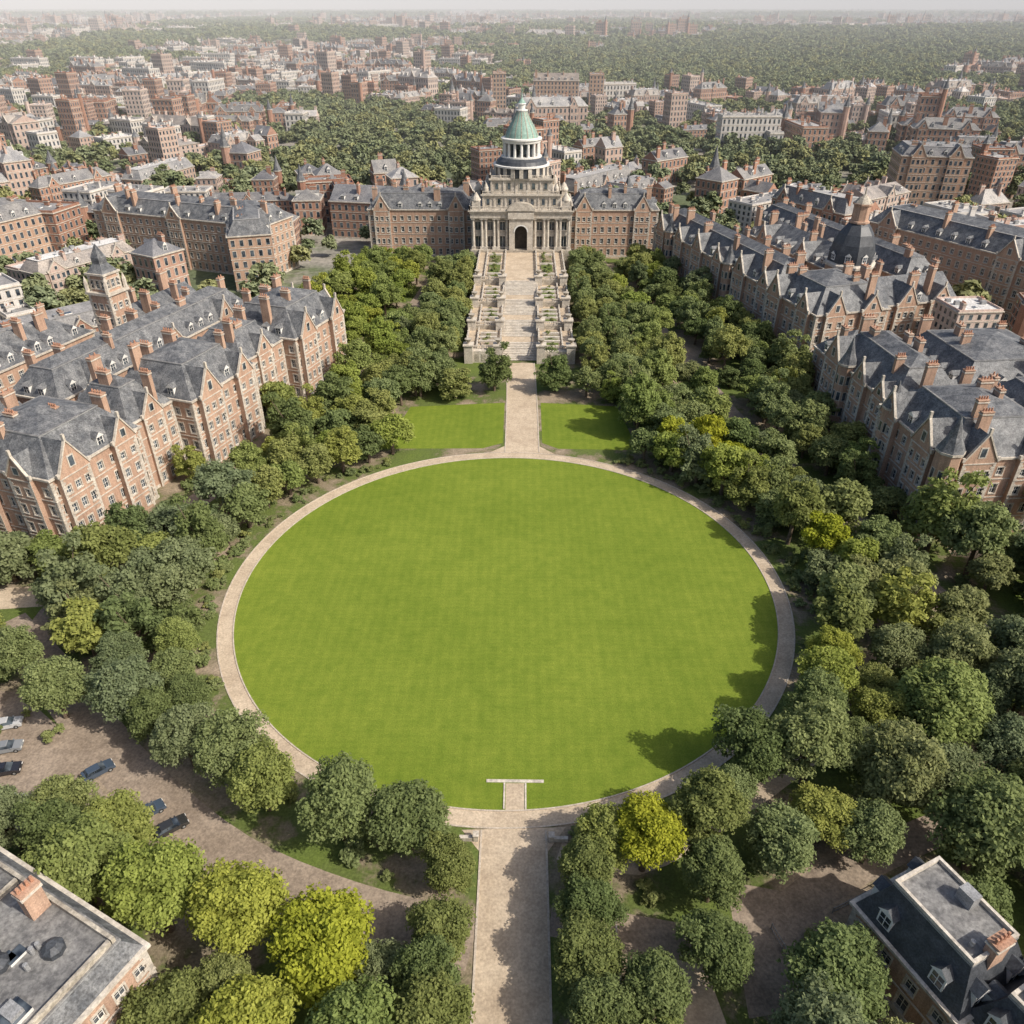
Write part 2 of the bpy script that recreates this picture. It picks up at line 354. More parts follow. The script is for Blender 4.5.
def block(mb,x0,y0,x1,y1,nf=4,fh=4.2,roof='mansard',rise=4.5,ins=3.2,sides='SENW',gables=(),bay=3.3,hi=True,z0=0,wm='brick',rm='slate',fm='flat',
          dorm=True,chim=3,rs=None,clutter=True,ww=1.3,wh=2.2,cap=0,dspace=4.2):
    rs=rs or random.Random(int(abs(x0*13+y0*7+x1*3+y1))+1)
    z1=z0+nf*fh+0.3
    S={'S':((x0,y0),(x1,y0)),'E':((x1,y0),(x1,y1)),'N':((x1,y1),(x0,y1)),'W':((x0,y1),(x0,y0))}
    for k,(a,b) in S.items():
        if k in sides: wall(mb,a,b,z0,z1,nf,fh,bay,hi,wm,ww,wh)
        else: mb.poly([(a[0],a[1],z0),(b[0],b[1],z0),(b[0],b[1],z1),(a[0],a[1],z1)],wm)
    mb.box(x0-0.15,y0-0.15,z0,x1+0.15,y1+0.15,z0+0.7,'stone')
    for j in range(1,nf):
        mb.box(x0-0.12,y0-0.12,z0+j*fh-0.1,x1+0.12,y1+0.12,z0+j*fh+0.12,'stone',bottom=True)
    if roof=='mansard': zt=mansard(mb,x0,y0,x1,y1,z1,ins,rise,rm,fm,cap)
    elif roof=='hip': ridge(mb,x0,y0,x1,y1,z1,rise,True,rm,wm); zt=z1+rise
    elif roof=='gable': ridge(mb,x0,y0,x1,y1,z1,rise,False,rm,wm); zt=z1+rise
    else:
        mb.box(x0-0.4,y0-0.4,z1,x1+0.4,y1+0.4,z1+0.4,'stone',bottom=True)
        mb.box(x0,y0,z1+0.4,x1,y0+0.4,z1+1.3,wm); mb.box(x0,y1-0.4,z1+0.4,x1,y1,z1+1.3,wm)
        mb.box(x0,y0+0.4,z1+0.4,x0+0.4,y1-0.4,z1+1.3,wm); mb.box(x1-0.4,y0+0.4,z1+0.4,x1,y1-0.4,z1+1.3,wm)
        mb.box(x0+0.4,y0+0.4,z1+0.4,x1-0.4,y1-0.4,z1+0.5,fm); zt=z1+0.5
    used={k:[] for k in S}
    for (k,tc,w,p,gh) in gables:
        a,b=S[k]; gable_bay(mb,a,b,tc,w,p,z0,z1,nf,fh,gh,7.0,hi,wm,rm); used[k].append((tc,w/2+1.2))
    if dorm and roof in('mansard','hip','gable'):
        for k,(a,b) in S.items():
            if k not in sides: continue
            if roof!='mansard' and ((k in 'EW')==((x1-x0)>=(y1-y0))): continue
            L,P=frame(a,b); n=int((L-5)/dspace)
            for i in range(n):
                t=3.2+(L-6.4)*(i+0.5)/n
                if any(abs(t-u)<w for u,w in used[k]): continue
                if rs.random()<.12: continue
                slope=ins/rise if roof=='mansard' else (min(x1-x0,y1-y0)/2)/rise
                dormer(mb,P,t,z1+0.75,front=-0.75*slope*0.7-0.1,back=1.2+3.0*slope,rm=rm)
    for i in range(chim):
        if (x1-x0)>=(y1-y0): x=x0+(x1-x0)*(i+0.5+rs.uniform(-.3,.3))/chim; y=(y0+y1)/2+rs.choice((-1,1))*(y1-y0)*rs.uniform(0.08,0.34); w,d=(1.3,2.8)
        else: y=y0+(y1-y0)*(i+0.5+rs.uniform(-.3,.3))/chim; x=(x0+x1)/2+rs.choice((-1,1))*(x1-x0)*rs.uniform(0.08,0.34); w,d=(2.8,1.3)
        if rs.random()<0.4: w,d=d,w
        k_=rs.uniform(.7,1.05)
        chimney(mb,x,y,z1+0.5,z1+(rise if roof!='flat' else 1)+(rs.uniform(1.8,4.4) if hi else rs.uniform(1.0,2.8)),w*k_,d*k_,wm)
    if clutter and roof in('mansard','flat') and not cap:
        for i in range(int((x1-x0)*(y1-y0)/50)):
            m_=ins+1.2 if roof=='mansard' else 1.5
            if x1-x0<2*m_+1 or y1-y0<2*m_+1: break
            x=rs.uniform(x0+m_,x1-m_); y=rs.uniform(y0+m_,y1-m_); c=rs.random()
            if c<0.4: mb.box(x-.6,y-.9,zt,x+.6,y+.9,zt+.35,'white',top='glass')
            elif c<0.7: mb.box(x-.9,y-.6,zt,x+.9,y+.7,zt+rs.uniform(.8,1.8),'metal')
            else: mb.cyl(x,y,zt,zt+1.0,0.25,0.25,'metal',8)
    return z1

def octo(mb,x,y,r,z1,zr,wm='brick',nf=4,fh=4.2):
    mb.lathe(x,y,[(r,0),(r,z1)],wm,8,math.pi/8); mb.lathe(x,y,[(r+.3,z1),(r+.3,z1+.5)],'stone',8,math.pi/8); mb.lathe(x,y,[(r+.2,z1+.5),(r*.55,z1+(zr-z1)*.45),(.1,zr)],'slate',8,math.pi/8)
    for i in range(8):
        a=i*math.pi/4; c,s_=math.cos(a),math.sin(a)
        Pn=lambda t,n,z,c=c,s_=s_:(x+c*n-s_*t,y+s_*n+c*t,z)
        rr=r*math.cos(math.pi/8)
        for j in range(nf):
            zz=1.2+j*fh
            if zz+2.4<z1: mb.fbox(Pn,-0.6,0.6,rr-.3,rr+.05,zz-0.2,zz+2.3,'stone'); mb.fbox(Pn,-0.4,0.4,rr-.3,rr+.08,zz,zz+2.1,'glass')

# ------------------------------------------------------------------ hero buildings
LO=(-88.6,126.0); LA=math.atan2(0.949,0.316)
def blk(name,o,ang,x0,y0,x1,y1,tur=(),**kw):
    mb=MB(); block(mb,x0,y0,x1,y1,**kw)
    for t in tur: octo(mb,*t)
    rect_add(o,ang,x0,y0,x1,y1); return mb.parts(name,(o[0],o[1],0),ang)
blk('brick_mansion_block',LO,LA,0,0,24,24,nf=4,fh=4.3,rise=6.0,ins=4.6,cap=2.2,sides='SNEW',gables=[('S',5,7.4,1.2,6.4),('S',18.5,6,1.2,5.0),('W',5,7.4,1.2,6.2),('W',17.5,5.6,1.0,4.6)],chim=4)
blk('brick_mansion_block',LO,LA,1.5,24.1,22,52,nf=4,fh=4.1,rise=5.4,ins=4.4,cap=2,sides='SNEW',gables=[('W',8,6.5,1.2,5.6),('W',21,7.2,1.0,6.0)],chim=5)
blk('brick_mansion_block',LO,LA,24.1,3.0,38,20,nf=4,fh=4.2,rise=6,ins=4.6,cap=1.6,sides='SN',gables=[('S',7,6,0.6,5.0)],chim=3)
blk('brick_mansion_block',LO,LA,38.1,-2.5,62,19,nf=4,fh=4.3,rise=6.2,ins=4.8,cap=2,sides='SNW',gables=[('S',5.5,7.4,1.3,6.4),('S',18.5,6,1.3,5.2)],chim=4)
blk('brick_mansion_block',LO,LA,62.1,1.0,80,18,nf=4,fh=4.2,rise=5.8,ins=4.8,cap=1.8,sides='SN',gables=[('S',9,6,0.6,4.8)],chim=3)
blk('brick_mansion_block',LO,LA,80.1,-3.0,106,20,nf=4,fh=4.3,rise=6.4,ins=5,cap=2.4,sides='SENW',gables=[('S',5,7.4,1.3,6.4),('S',20.5,6.4,1.3,5.6),('E',6,6.5,1,5.6),('E',17,6.5,1,5)],chim=6)
blk('brick_mansion_block',LO,LA,30,28,104,43,nf=4,fh=4.0,rise=5.5,ins=4.2,cap=1.4,sides='SENW',chim=9,gables=[('S',12,6,0.5,5.5),('S',40,6,0.5,4.5),('S',62,6,0.5,5.5)])
blk('brick_mansion_block',LO,LA,26,56,70,72,nf=4,fh=4.0,rise=5.5,roof='hip',sides='SENW',chim=6,gables=[('W',8,6.5,.6,5.5)])
blk('brick_mansion_block',LO,LA,84,50,112,66,nf=3,fh=4.0,rise=6,roof='gable',sides='SENW',chim=4)
blk('brick_mansion_block',LO,LA,-4,60,20,88,nf=4,fh=4.0,rise=5,ins=4,cap=2,sides='SENW',chim=4,gables=[('W',8,6.5,.6,5.5)])
mb=MB()
for a,b in (((-3.5,-3.5),(3.5,-3.5)),((3.5,-3.5),(3.5,3.5)),((3.5,3.5),(-3.5,3.5)),((-3.5,3.5),(-3.5,-3.5))): wall(mb,a,b,0,26.5,6,4.3,2.4)
mb.box(-4,-4,26.5,4,4,27.2,'stone',bottom=True)
for a,b in (((-2.8,-2.8),(2.8,-2.8)),((2.8,-2.8),(2.8,2.8)),((2.8,2.8),(-2.8,2.8)),((-2.8,2.8),(-2.8,-2.8))): wall(mb,a,b,27.2,31.7,1,4.0,2.0)
mb.box(-3.2,-3.2,31.7,3.2,3.2,32.2,'stone',bottom=True)
mb.lathe(0,0,[(3.9,32.2),(2.4,33.8),(1.9,34.4),(1.9,36),(1.3,37.2),(0.1,39.5)],'slate',4,math.pi/4)
for sx in(-1,1):
    for sy in(-1,1): mb.lathe(sx*3.4,sy*3.4,[(0.6,27.2),(0.6,29.6),(0.05,31.4)],'stone',6)
mb.parts('brick_clock_tower',(-114.5,214,0),LA); rect_add((-114.5,214),LA,-5,-5,5,5)

RO=(55,335); RA=math.atan2(-0.960,0.279)
gs=[('S',8,7.4,1.2,6.4)]+[('S',24+i*15.5,(6.2,7.4)[i%2],1.0,(5.0,6.2)[i%2]) for i in range(5)]
blk('brick_college_range',RO,RA,0,0,92,17,nf=4,fh=4.2,rise=6.2,ins=5.0,cap=1.6,sides='SENW',gables=gs,chim=12,tur=[(16,-.5,2.0,18.5,25),(63,-.5,2.0,18.5,25)])
blk('brick_college_range',RO,RA,92.1,-2.5,118,22,nf=4,fh=4.4,rise=6.2,ins=5,cap=2.2,sides='SENW',gables=[('S',5,7.4,1.3,6.4),('S',20.5,6.2,1.3,5.4),('E',6,6.5,1,5.8),('E',18,6.5,1,5)],chim=5)
blk('brick_college_range',RO,RA,96,22.1,114,50,nf=4,fh=4.2,rise=6.0,roof='gable',sides='SENW',chim=5,gables=[('E',9,7,1,6),('E',21,7,1,5)])
blk('brick_college_range',RO,RA,20,30,76,46,nf=4,fh=4.2,rise=6.0,sides='SENW',chim=8,roof='hip',gables=[('S',14,7,.6,6),('S',40,7,.6,6)])
blk('brick_college_range',RO,RA,-6,50,90,64,nf=4,fh=4.0,rise=5.5,ins=4.4,cap=1.2,sides='SENW',chim=11)
mb=MB()
mb.lathe(0,0,[(7.6,0),(7.6,22)],'brick',8,math.pi/8); mb.lathe(0,0,[(8.2,22),(8.2,22.8),(7.6,23.3)],'stone',8,math.pi/8)
mb.lathe(0,0,[(7.3,23.3),(7.2,26),(6.6,29),(5.4,32),(3.7,34.4),(2.8,35.2)],'slated',8,math.pi/8)
mb.lathe(0,0,[(3.2,35.2),(3.2,35.8),(2.6,35.9),(2.6,40.4),(3.1,40.6),(3.1,41.1)],'brick',8)
mb.lathe(0,0,[(2.9,41.1),(1.6,42.6),(0.25,43.6),(0.12,46)],'stoned',8)
for i in range(8):
    a=i*math.pi/4; c,s_=math.cos(a),math.sin(a)
    Pn=lambda t,n,z,c=c,s_=s_:(c*n-s_*t,s_*n+c*t,z)
    for zz in (3,8,13,18): mb.fbox(Pn,-0.8,0.8,6.5,7.09,zz,zz+2.2,'glass'); mb.fbox(Pn,-1.1,1.1,6.5,7.06,zz-0.3,zz+2.5,'stone')
    dormer(mb,lambda t,n,z,c=c,s_=s_:(c*(6.8+n)-s_*t,s_*(6.8+n)+c*t,z),0,24,front=0.1,back=2.5)
    mb.fbox(Pn,-0.35,0.35,1.8,2.46,36.6,39.6,'glass')
mb.parts('domed_stair_tower',(108,261,0),RA); rect_add((108,261),RA,-8,-8,8,8)
R2=(80.5,196); RB=math.atan2(-0.994,0.11)
blk('brick_college_range',R2,RB,0,0,34,18,nf=4,fh=4.2,rise=6.4,ins=5.2,cap=1.6,sides='SNEW',gables=[('S',6,7.4,1.2,6.4),('S',20,6.0,1,5),('S',29,5,0.7,4)],chim=6,tur=[(12.5,-.4,2.0,18.5,25.5)])
blk('brick_college_range',R2,RB,34.1,-2.5,60,22,nf=4,fh=4.3,rise=6.2,ins=5,cap=2.2,sides='SENW',gables=[('S',5,6.5,1.3,5.6),('S',19,7.2,1.3,6.2),('E',6.5,7,1,6),('E',18,6,1,5)],chim=6,tur=[(59.5,-2.0,2.5,19.5,27),(38.5,-2.6,1.9,19,25.5)])
blk('brick_college_range',R2,RB,30,22.1,58,48,nf=4,fh=4.2,rise=5.8,ins=4.8,cap=2.0,sides='SENW',gables=[('E',6,6.5,1,5),('E',19,7,1,6)],chim=7)
blk('brick_college_range',R2,RB,-2,20,28,50,nf=4,fh=4.1,rise=5.6,ins=4.6,cap=2.2,sides='SENW',chim=7)
# low linking wing between the two ranges
blk('brick_college_range',R2,RB,-14,4,-.1,20,nf=3,fh=4.2,rise=5,ins=4.4,cap=1.5,sides='SNEW',chim=2)

BO=(-37.9,42.8); BA=math.atan2(-0.447,0.894)
mb=MB(); z1=block(mb,-30,-15,0,0,nf=3,fh=3.7,rise=2.0,ins=1.3,sides='SENW',dorm=False,chim=0,bay=2.7,ww=1.2,wh=1.9,clutter=True)
zt=z1+2.6
chimney(mb,-11.2,-3.0,z1+.5,z1+6.6,1.3,2.0); chimney(mb,-24,-11,11,17,1.2,2.6)
for (x0,y0,x1,y1) in ((-28.6,-1.9,-1.4,-1.5),(-28.6,-13.5,-1.4,-13.1),(-1.8,-13.0,-1.4,-2.0),(-28.6,-13.0,-28.2,-2.0),(-16.2,-13.0,-15.8,-2.0)): mb.box(x0,y0,zt+.004,x1,y1,zt+.75,'stoned')
for (x,y) in ((-6,-5),(-9.5,-8.5),(-20,-7)): mb.lathe(x,y,[(1.1,zt),(1.1,zt+.7),(0.5,zt+1.2)],'slated',8)
mb.box(-13.5,-11,zt,-10.5,-7.5,zt+1.6,'slated'); mb.box(-5,-12,zt,-2.8,-9.5,zt+.5,'white',top='glass')
mb.parts('brick_town_house',(BO[0],BO[1],0),BA); rect_add(BO,BA,-30,-15,0,0)

def mans_house(o,ang,L,D,nf=2,fh=3.6,rise=4.6,ins=2.0):
    mb=MB(); z1=block(mb,0,0,L,D,nf=nf,fh=fh,rise=rise,ins=ins,sides='SENW',dorm=False,chim=0,rm='slated',bay=3.0)
    zt=z1+rise+.64
    mb.box(ins-.1,ins-.1,zt+.004,L-ins+.1,ins+.25,zt+.5,'stone'); mb.box(ins-.1,D-ins-.25,zt+.004,L-ins+.1,D-ins+.1,zt+.5,'stone')
    mb.box(ins-.1,ins+.26,zt+.004,ins+.25,D-ins-.26,zt+.5,'stone'); mb.box(L-ins-.25,ins+.26,zt+.004,L-ins+.1,D-ins-.26,zt+.5,'stone')
    for a,b in (((0,0),(L,0)),((L,0),(L,D)),((L,D),(0,D)),((0,D),(0,0))):
        l,P=frame(a,b); n=max(1,int(l/5))
        for i in range(n): dormer(mb,P,l*(i+0.5)/n,z1+0.9,w=1.7,h=2.3,front=-0.25,back=2.2,rm='slated')
    chimney(mb,L-2,D/2,z1,z1+rise+2.5,1.2,2.2,'brick')
    mb.parts('slate_mansard_house',(o[0],o[1],0),ang); rect_add(o,ang,0,0,L,D)
mans_house((38.6,50.4),math.radians(-64),13.5,10.5,nf=2,fh=3.8,rise=5.2,ins=2.0)
mans_house((45.6,39.4),math.radians(-62),16,16,nf=2,fh=3.6,rise=4.6)

# ------------------------------------------------------------------ palace with green dome
PZ=8.5
mb=MB()
def stonewall(a,b,z0,z1,n,pil=True):
    L,P=frame(a,b); bw=L/n
    for i in range(n):
        t=i*bw; ww=bw*0.42; ta=t+bw/2-ww/2; tb=ta+ww
        q=lambda t0,t1,za,zb,n_,mat: mb.poly([P(t0,n_,za),P(t1,n_,za),P(t1,n_,zb),P(t0,n_,zb)],mat)
        q(t,ta,z0,z1,0,'stone'); q(tb,t+bw,z0,z1,0,'stone'); zp=z0
        for zb,h in ((z0+1.6,4.2),(z0+8.2,3.2)):
            q(ta,tb,zp,zb,0,'stone'); zt=zb+h; zp=zt
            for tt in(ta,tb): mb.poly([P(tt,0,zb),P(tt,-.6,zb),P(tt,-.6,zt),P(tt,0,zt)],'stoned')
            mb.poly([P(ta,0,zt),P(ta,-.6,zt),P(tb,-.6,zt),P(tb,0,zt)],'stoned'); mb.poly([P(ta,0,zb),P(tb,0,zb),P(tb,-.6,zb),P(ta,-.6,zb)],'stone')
            q(ta,tb,zb,zt,-.6,'glass'); mb.fbox(P,ta-.25,tb+.25,.002,.3,zt+.05,zt+.5,'stone'); mb.fbox(P,ta-.25,tb+.25,.002,.25,zb-.35,zb-.01,'stone')
            mb.fbox(P,(ta+tb)/2-.06,(ta+tb)/2+.06,-.59,-.5,zb,zt,'white')
        q(ta,tb,zp,z1,0,'stone')
        if pil: mb.fbox(P,t-.45,t+.45,.002,.35,z0+.9,z1-.9,'stone')
def balus(mb,a,b,z,h=1.1,mat='stone',post=4.0):
    L,P=frame(a,b); mb.fbox(P,0,L,-.22,.22,z,z+.2,mat); mb.fbox(P,0,L,-.2,.2,z+h-.2,z+h,mat)
    n=max(2,int(L/0.7))
    for i in range(n): t=L*(i+.5)/n; mb.fbox(P,t-.11,t+.11,-.11,.11,z+.2,z+h-.2,mat)
    k=max(1,int(L/post))
    for i in range(k+1): t=L*i/k; mb.fbox(P,t-.3,t+.3,-.3,.3,z,z+h+.25,mat)
def box_balus(x0,y0,x1,y1,z,h=1.1,mat='stone'):
    for a,b in (((x0,y0),(x1,y0)),((x1,y0),(x1,y1)),((x1,y1),(x0,y1)),((x0,y1),(x0,y0))): balus(mb,a,b,z,h,mat)
W=20
stonewall((W,0),(W,24),PZ,PZ+15,5); stonewall((-W,24),(-W,0),PZ,PZ+15,5); stonewall((W,24),(-W,24),PZ,PZ+15,7)
stonewall((-W,0),(-5,0),PZ,PZ+15,3,False); stonewall((5,0),(W,0),PZ,PZ+15,3,False)
mb.box(-W-.5,-.5,0,W+.5,24.5,PZ+.9,'stoned')
for x in [5.7,9.3,10.9,14.3,15.9,19.3]:
    for s in (-1,1):
        mb.box(s*x-.75,-1.9,PZ+.9,s*x+.75,-.4,PZ+2.0,'stone'); mb.cyl(s*x,-1.15,PZ+2.0,PZ+12.6,.55,.47,'stone',14); mb.box(s*x-.75,-1.9,PZ+12.6,s*x+.75,-.4,PZ+13.2,'stone')
mb.box(-W-.6,-3,0,W+.6,-.5,PZ+.9,'stoned')
mb.box(-W-.4,-2.1,PZ+13.2,W+.4,-.002,PZ+15,'stone',bottom=True)
mb.box(-W-.7,-2.4,PZ+15,W+.7,24.7,PZ+15.8,'stone',bottom=True); mb.box(-W-1.2,-2.9,PZ+15.8,W+1.2,25.2,PZ+16.3,'stone',bottom=True)
box_balus(-W-.6,-2.3,W+.6,24.6,PZ+16.3,1.4)
def arch(mb,cx,y,w,z0,z1,r,zs,depth,mat,back):
    n=14
    mb.poly([(cx-w,y,z0),(cx-r,y,z0),(cx-r,y,z1),(cx-w,y,z1)],mat); mb.poly([(cx+r,y,z0),(cx+w,y,z0),(cx+w,y,z1),(cx+r,y,z1)],mat)
    for i in range(n):
        a0=math.pi-math.pi*i/n; a1=math.pi-math.pi*(i+1)/n
        p0=(cx+r*math.cos(a0),zs+r*math.sin(a0)); p1=(cx+r*math.cos(a1),zs+r*math.sin(a1))
        mb.poly([(p0[0],y,p0[1]),(p1[0],y,p1[1]),(p1[0],y,z1),(p0[0],y,z1)],mat)
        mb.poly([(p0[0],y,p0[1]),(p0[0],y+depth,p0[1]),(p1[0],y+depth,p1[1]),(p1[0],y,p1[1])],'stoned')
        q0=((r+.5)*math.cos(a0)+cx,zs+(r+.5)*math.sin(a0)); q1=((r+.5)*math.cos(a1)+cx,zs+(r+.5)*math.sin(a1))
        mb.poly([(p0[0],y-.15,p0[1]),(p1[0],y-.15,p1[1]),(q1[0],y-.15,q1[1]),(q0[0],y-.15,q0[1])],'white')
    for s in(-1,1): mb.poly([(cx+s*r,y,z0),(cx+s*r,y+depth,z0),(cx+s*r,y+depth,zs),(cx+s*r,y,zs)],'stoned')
    mb.poly([(cx-r,y+depth,z0),(cx+r,y+depth,z0),(cx+r,y+depth,zs+r),(cx-r,y+depth,zs+r)],back)
arch(mb,0,-3.0,4.8,PZ+.9,PZ+13.19,2.5,PZ+8.0,3.4,'stone','wood')
for s in(-1,1): mb.poly([(s*4.8,-3,PZ+.9),(s*4.8,0,PZ+.9),(s*4.8,0,PZ+13.19),(s*4.8,-3,PZ+13.19)],'stone')
mb.box(-5.2,-3.6,PZ+13.2,5.2,-2.15,PZ+15.6,'stone',bottom=True)
pts=[(5.6*math.cos(math.pi-math.pi*i/12),-3.5,PZ+16.31+3.0*math.sin(math.pi*i/12)) for i in range(13)]
mb.poly(pts,'stone')
for i in range(12): a,b_=pts[i],pts[i+1]; mb.poly([a,b_,(b_[0],-.5,b_[2]),(a[0],-.5,a[2])],'stoned')
def attic(w,y0,y1,z0,z1,n):
    for a,b in (((-w,y0),(w,y0)),((w,y0),(w,y1)),((w,y1),(-w,y1)),((-w,y1),(-w,y0))):
        L,P=frame(a,b); mb.poly([P(0,0,z0),P(L,0,z0),P(L,0,z1),P(0,0,z1)],'stone')
        for i in range(n):
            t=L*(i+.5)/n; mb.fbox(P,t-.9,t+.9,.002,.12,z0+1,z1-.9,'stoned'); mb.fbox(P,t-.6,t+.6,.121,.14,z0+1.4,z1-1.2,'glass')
            mb.fbox(P,L*i/n-.001,L*i/n+.5,.002,.3,z0,z1,'stone')
    mb.box(-w-.7,y0-.7,z1,w+.7,y1+.7,z1+.7,'stone',bottom=True)
attic(15.5,1.0,22.5,PZ+16.3,PZ+21.2,7)
box_balus(-15.8,.7,15.8,22.8,PZ+21.9,1.1)
attic(12.2,2.4,21.6,PZ+21.9,PZ+26.8,5)
box_balus(-12.4,2.2,12.4,21.8,PZ+27.5,1.0)
cy=12
mb.lathe(0,cy,[(10.8,PZ+27.5),(10.8,PZ+31.0)],'slated',32)
for i in range(20):
    a=2*math.pi*i/20; c_,s_=math.cos(a),math.sin(a)
    Pn=lambda t,n,z,c=c_,s_=s_:(c*n-s_*t,cy+s_*n+c*t,z)
    mb.fbox(Pn,-.75,.75,10.5,11.15,PZ+27.5,PZ+31,'stone')
mb.lathe(0,cy,[(11.4,PZ+31.0),(11.4,PZ+31.6),(10.6,PZ+31.7)],'white',32)
mb.lathe(0,cy,[(10.4,PZ+31.7),(9.8,PZ+33.0),(8.4,PZ+34.0)],'slated',32)
mb.lathe(0,cy,[(8.2,PZ+34.0),(8.2,PZ+34.5),(7.6,PZ+34.5)],'white',32)
mb.lathe(0,cy,[(5.6,PZ+34.5),(5.6,PZ+40.0)],'glass',24)
for i in range(16):
    a=2*math.pi*i/16; x,y=6.9*math.cos(a),cy+6.9*math.sin(a); mb.cyl(x,y,PZ+34.5,PZ+39.4,.62,.52,'white',8)
mb.lathe(0,cy,[(7.6,PZ+39.4),(7.8,PZ+40.3),(8.2,PZ+40.5),(8.2,PZ+41.0),(6.9,PZ+41.2)],'white',32)
mb.poly([(7.5*math.cos(2*math.pi*i/32),cy+7.5*math.sin(2*math.pi*i/32),PZ+39.39) for i in range(32)],'stoned')
pr=[(6.7,41.1),(6.2,42.8),(5.2,44.8),(3.9,46.9),(2.8,48.8),(2.1,50.4)]
mb.lathe(0,cy,[(r,PZ+z) for r,z in pr],'copper',32)
for i in range(16):
    a=2*math.pi*i/16
    for (r0,z0),(r1,z1) in zip(pr,pr[1:]):
        r0+=.1; r1+=.1
        c,s_=math.cos(a),math.sin(a); w_=.16
        mb.poly([(r0*c+s_*w_,cy+r0*s_-c*w_,PZ+z0),(r0*c-s_*w_,cy+r0*s_+c*w_,PZ+z0),(r1*c-s_*w_,cy+r1*s_+c*w_,PZ+z1),(r1*c+s_*w_,cy+r1*s_-c*w_,PZ+z1)],'stoned')
mb.lathe(0,cy,[(2.4,PZ+50.4),(2.4,PZ+50.8),(1.4,PZ+50.9),(1.4,PZ+52.6),(1.8,PZ+52.8),(1.6,PZ+53.1)],'white',12)
mb.lathe(0,cy,[(1.6,PZ+53.1),(1.0,PZ+53.9),(.3,PZ+54.8),(.12,PZ+58)],'copper',12)
for sx in(-1,1):
    for yy in (1.0,23):
        mb.box(sx*18-1.6,yy-1.6,PZ+16.3,sx*18+1.6,yy+1.6,PZ+19.4,'stone'); mb.lathe(sx*18,yy,[(1.9,PZ+19.4),(1.9,PZ+19.8),(1.5,PZ+20.6),(.2,PZ+22.5)],'stone',12)
    for yy in (2,22): mb.lathe(sx*14,yy,[(1.0,PZ+21.9),(1.0,PZ+24.0),(.1,PZ+26)],'stone',10)
mb.parts('domed_palace',(0,329,0),0); rect_add((0,329),0,-21,-4,21,26)
blk('palace_wing',(-66,352),0,0,0,45,17,nf=4,fh=4.8,rise=5.6,ins=4.4,cap=1.5,sides='SENW',gables=[('S',6,7,1,6),('S',38,7,1,6)],chim=7,wm='brick')
blk('palace_wing',(21,352),0,0,0,38,17,nf=4,fh=4.8,rise=5.6,ins=4.4,cap=1.5,sides='SENW',gables=[('S',6,7,1,6),('S',31,7,1,6)],chim=6,wm='brick')

# terrace and stairs
mb=MB()
lev=[(231,249,3.6),(249,268,5.0),(268,288,6.6),(288,326,PZ)]
for y0,y1,z in lev:
    for s in(-1,1):
        xa,xb=(5.8,17) if s>0 else (-17,-5.8)
        mb.box(xa,y0,0,xb,y1-.002,z,'stoned',top='path')
        balus(mb,(xa,y0+.3),(xb,y0+.3),z); balus(mb,(s*16.7,y0+.6),(s*16.7,y1-.3),z); balus(mb,(s*6.1,y0+.6),(s*6.1,y1-.3),z)
        balus(mb,(s*13.4,y0+1.2),(s*13.4,y1-.9),z,.9)
        mb.box(s*10-2.2,y0+3,z,s*10+2.2,y1-3,z+.4,'stone',top='park')
        for yy in (y0+5.5,(y0+y1)/2,y1-5.5): mb.box(s*10-2.7,yy-.5,z,s*10+2.7,yy+.5,z+1.0,'stone')
y=231.0; z=0.0
for fl in range(4):
    for i in range(11):
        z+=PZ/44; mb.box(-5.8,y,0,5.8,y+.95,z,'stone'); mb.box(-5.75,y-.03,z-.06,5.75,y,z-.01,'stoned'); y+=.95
    if fl<3: mb.box(-5.8,y,0,5.8,y+4.8,z,'stone',top='path'); y+=4.8
mb.box(-5.8,y,0,5.8,326,PZ,'stone',top='path')
for s in(-1,1):
    for yy,zz,h in ((229.6,0,5.6),(249,3.6,3.2),(268,5,3.2),(288,6.6,3.4)):
        for xx in (s*6.6,s*15.8):
            mb.box(xx-1.3,yy-1.3,0 if h>5 else zz,xx+1.3,yy+1.3,zz+h,'stone'); mb.box(xx-1.6,yy-1.6,zz+h,xx+1.6,yy+1.6,zz+h+.4,'stone',bottom=True)
            mb.lathe(xx,yy,[(.5,zz+h+.4),(.35,zz+h+.8),(1.0,zz+h+1.7),(1.1,zz+h+2.0),(.3,zz+h+2.1)],'stoned',12)
    mb.box(s*11.2-3.3,229.2,0,s*11.2+3.3,230.99,3.7,'stone')
    for i in range(3):
        xx=s*11.2-2+i*2; mb.box(xx-.6,229.1,.6,xx+.6,229.19,2.9,'stoned')
PART.update({'path':'terrace_paving','park':'planting_beds'})
mb.parts('stone_terrace_stairs',(0,0,0),0); rect_add((0,0),0,-17.5,226,17.5,330)

def cblk(name,o,ang,L,D,**kw):
    mb=MB(); kw.setdefault('wm','brickc'); kw.setdefault('rm','slatec'); kw.setdefault('fm','flatc'); kw.setdefault('hi',False); kw.setdefault('dspace',6)
    block(mb,0,0,L,D,**kw); rect_add(o,ang,0,0,L,D); return mb.single(name,(o[0],o[1],0),ang)
cblk('brick_apartment_building',(-182,346),math.atan2(-.345,.94),86,20,nf=5,fh=4,chim=9,rise=5,ins=4.5,cap=1.5,gables=[('S',10,8,1,6),('S',43,7,1,5),('S',76,8,1,6)],hi=True,wm='brick',rm='slate')
cblk('brick_apartment_building',(-110,300),math.atan2(.3,.95),16,40,nf=5,fh=4,chim=3,rise=5,cap=1.5,wm='brick',rm='slate')
cblk('brick_apartment_building',(-90,385),math.atan2(-.2,.98),46,18,nf=4,fh=4,chim=6,rise=6,roof='gable')
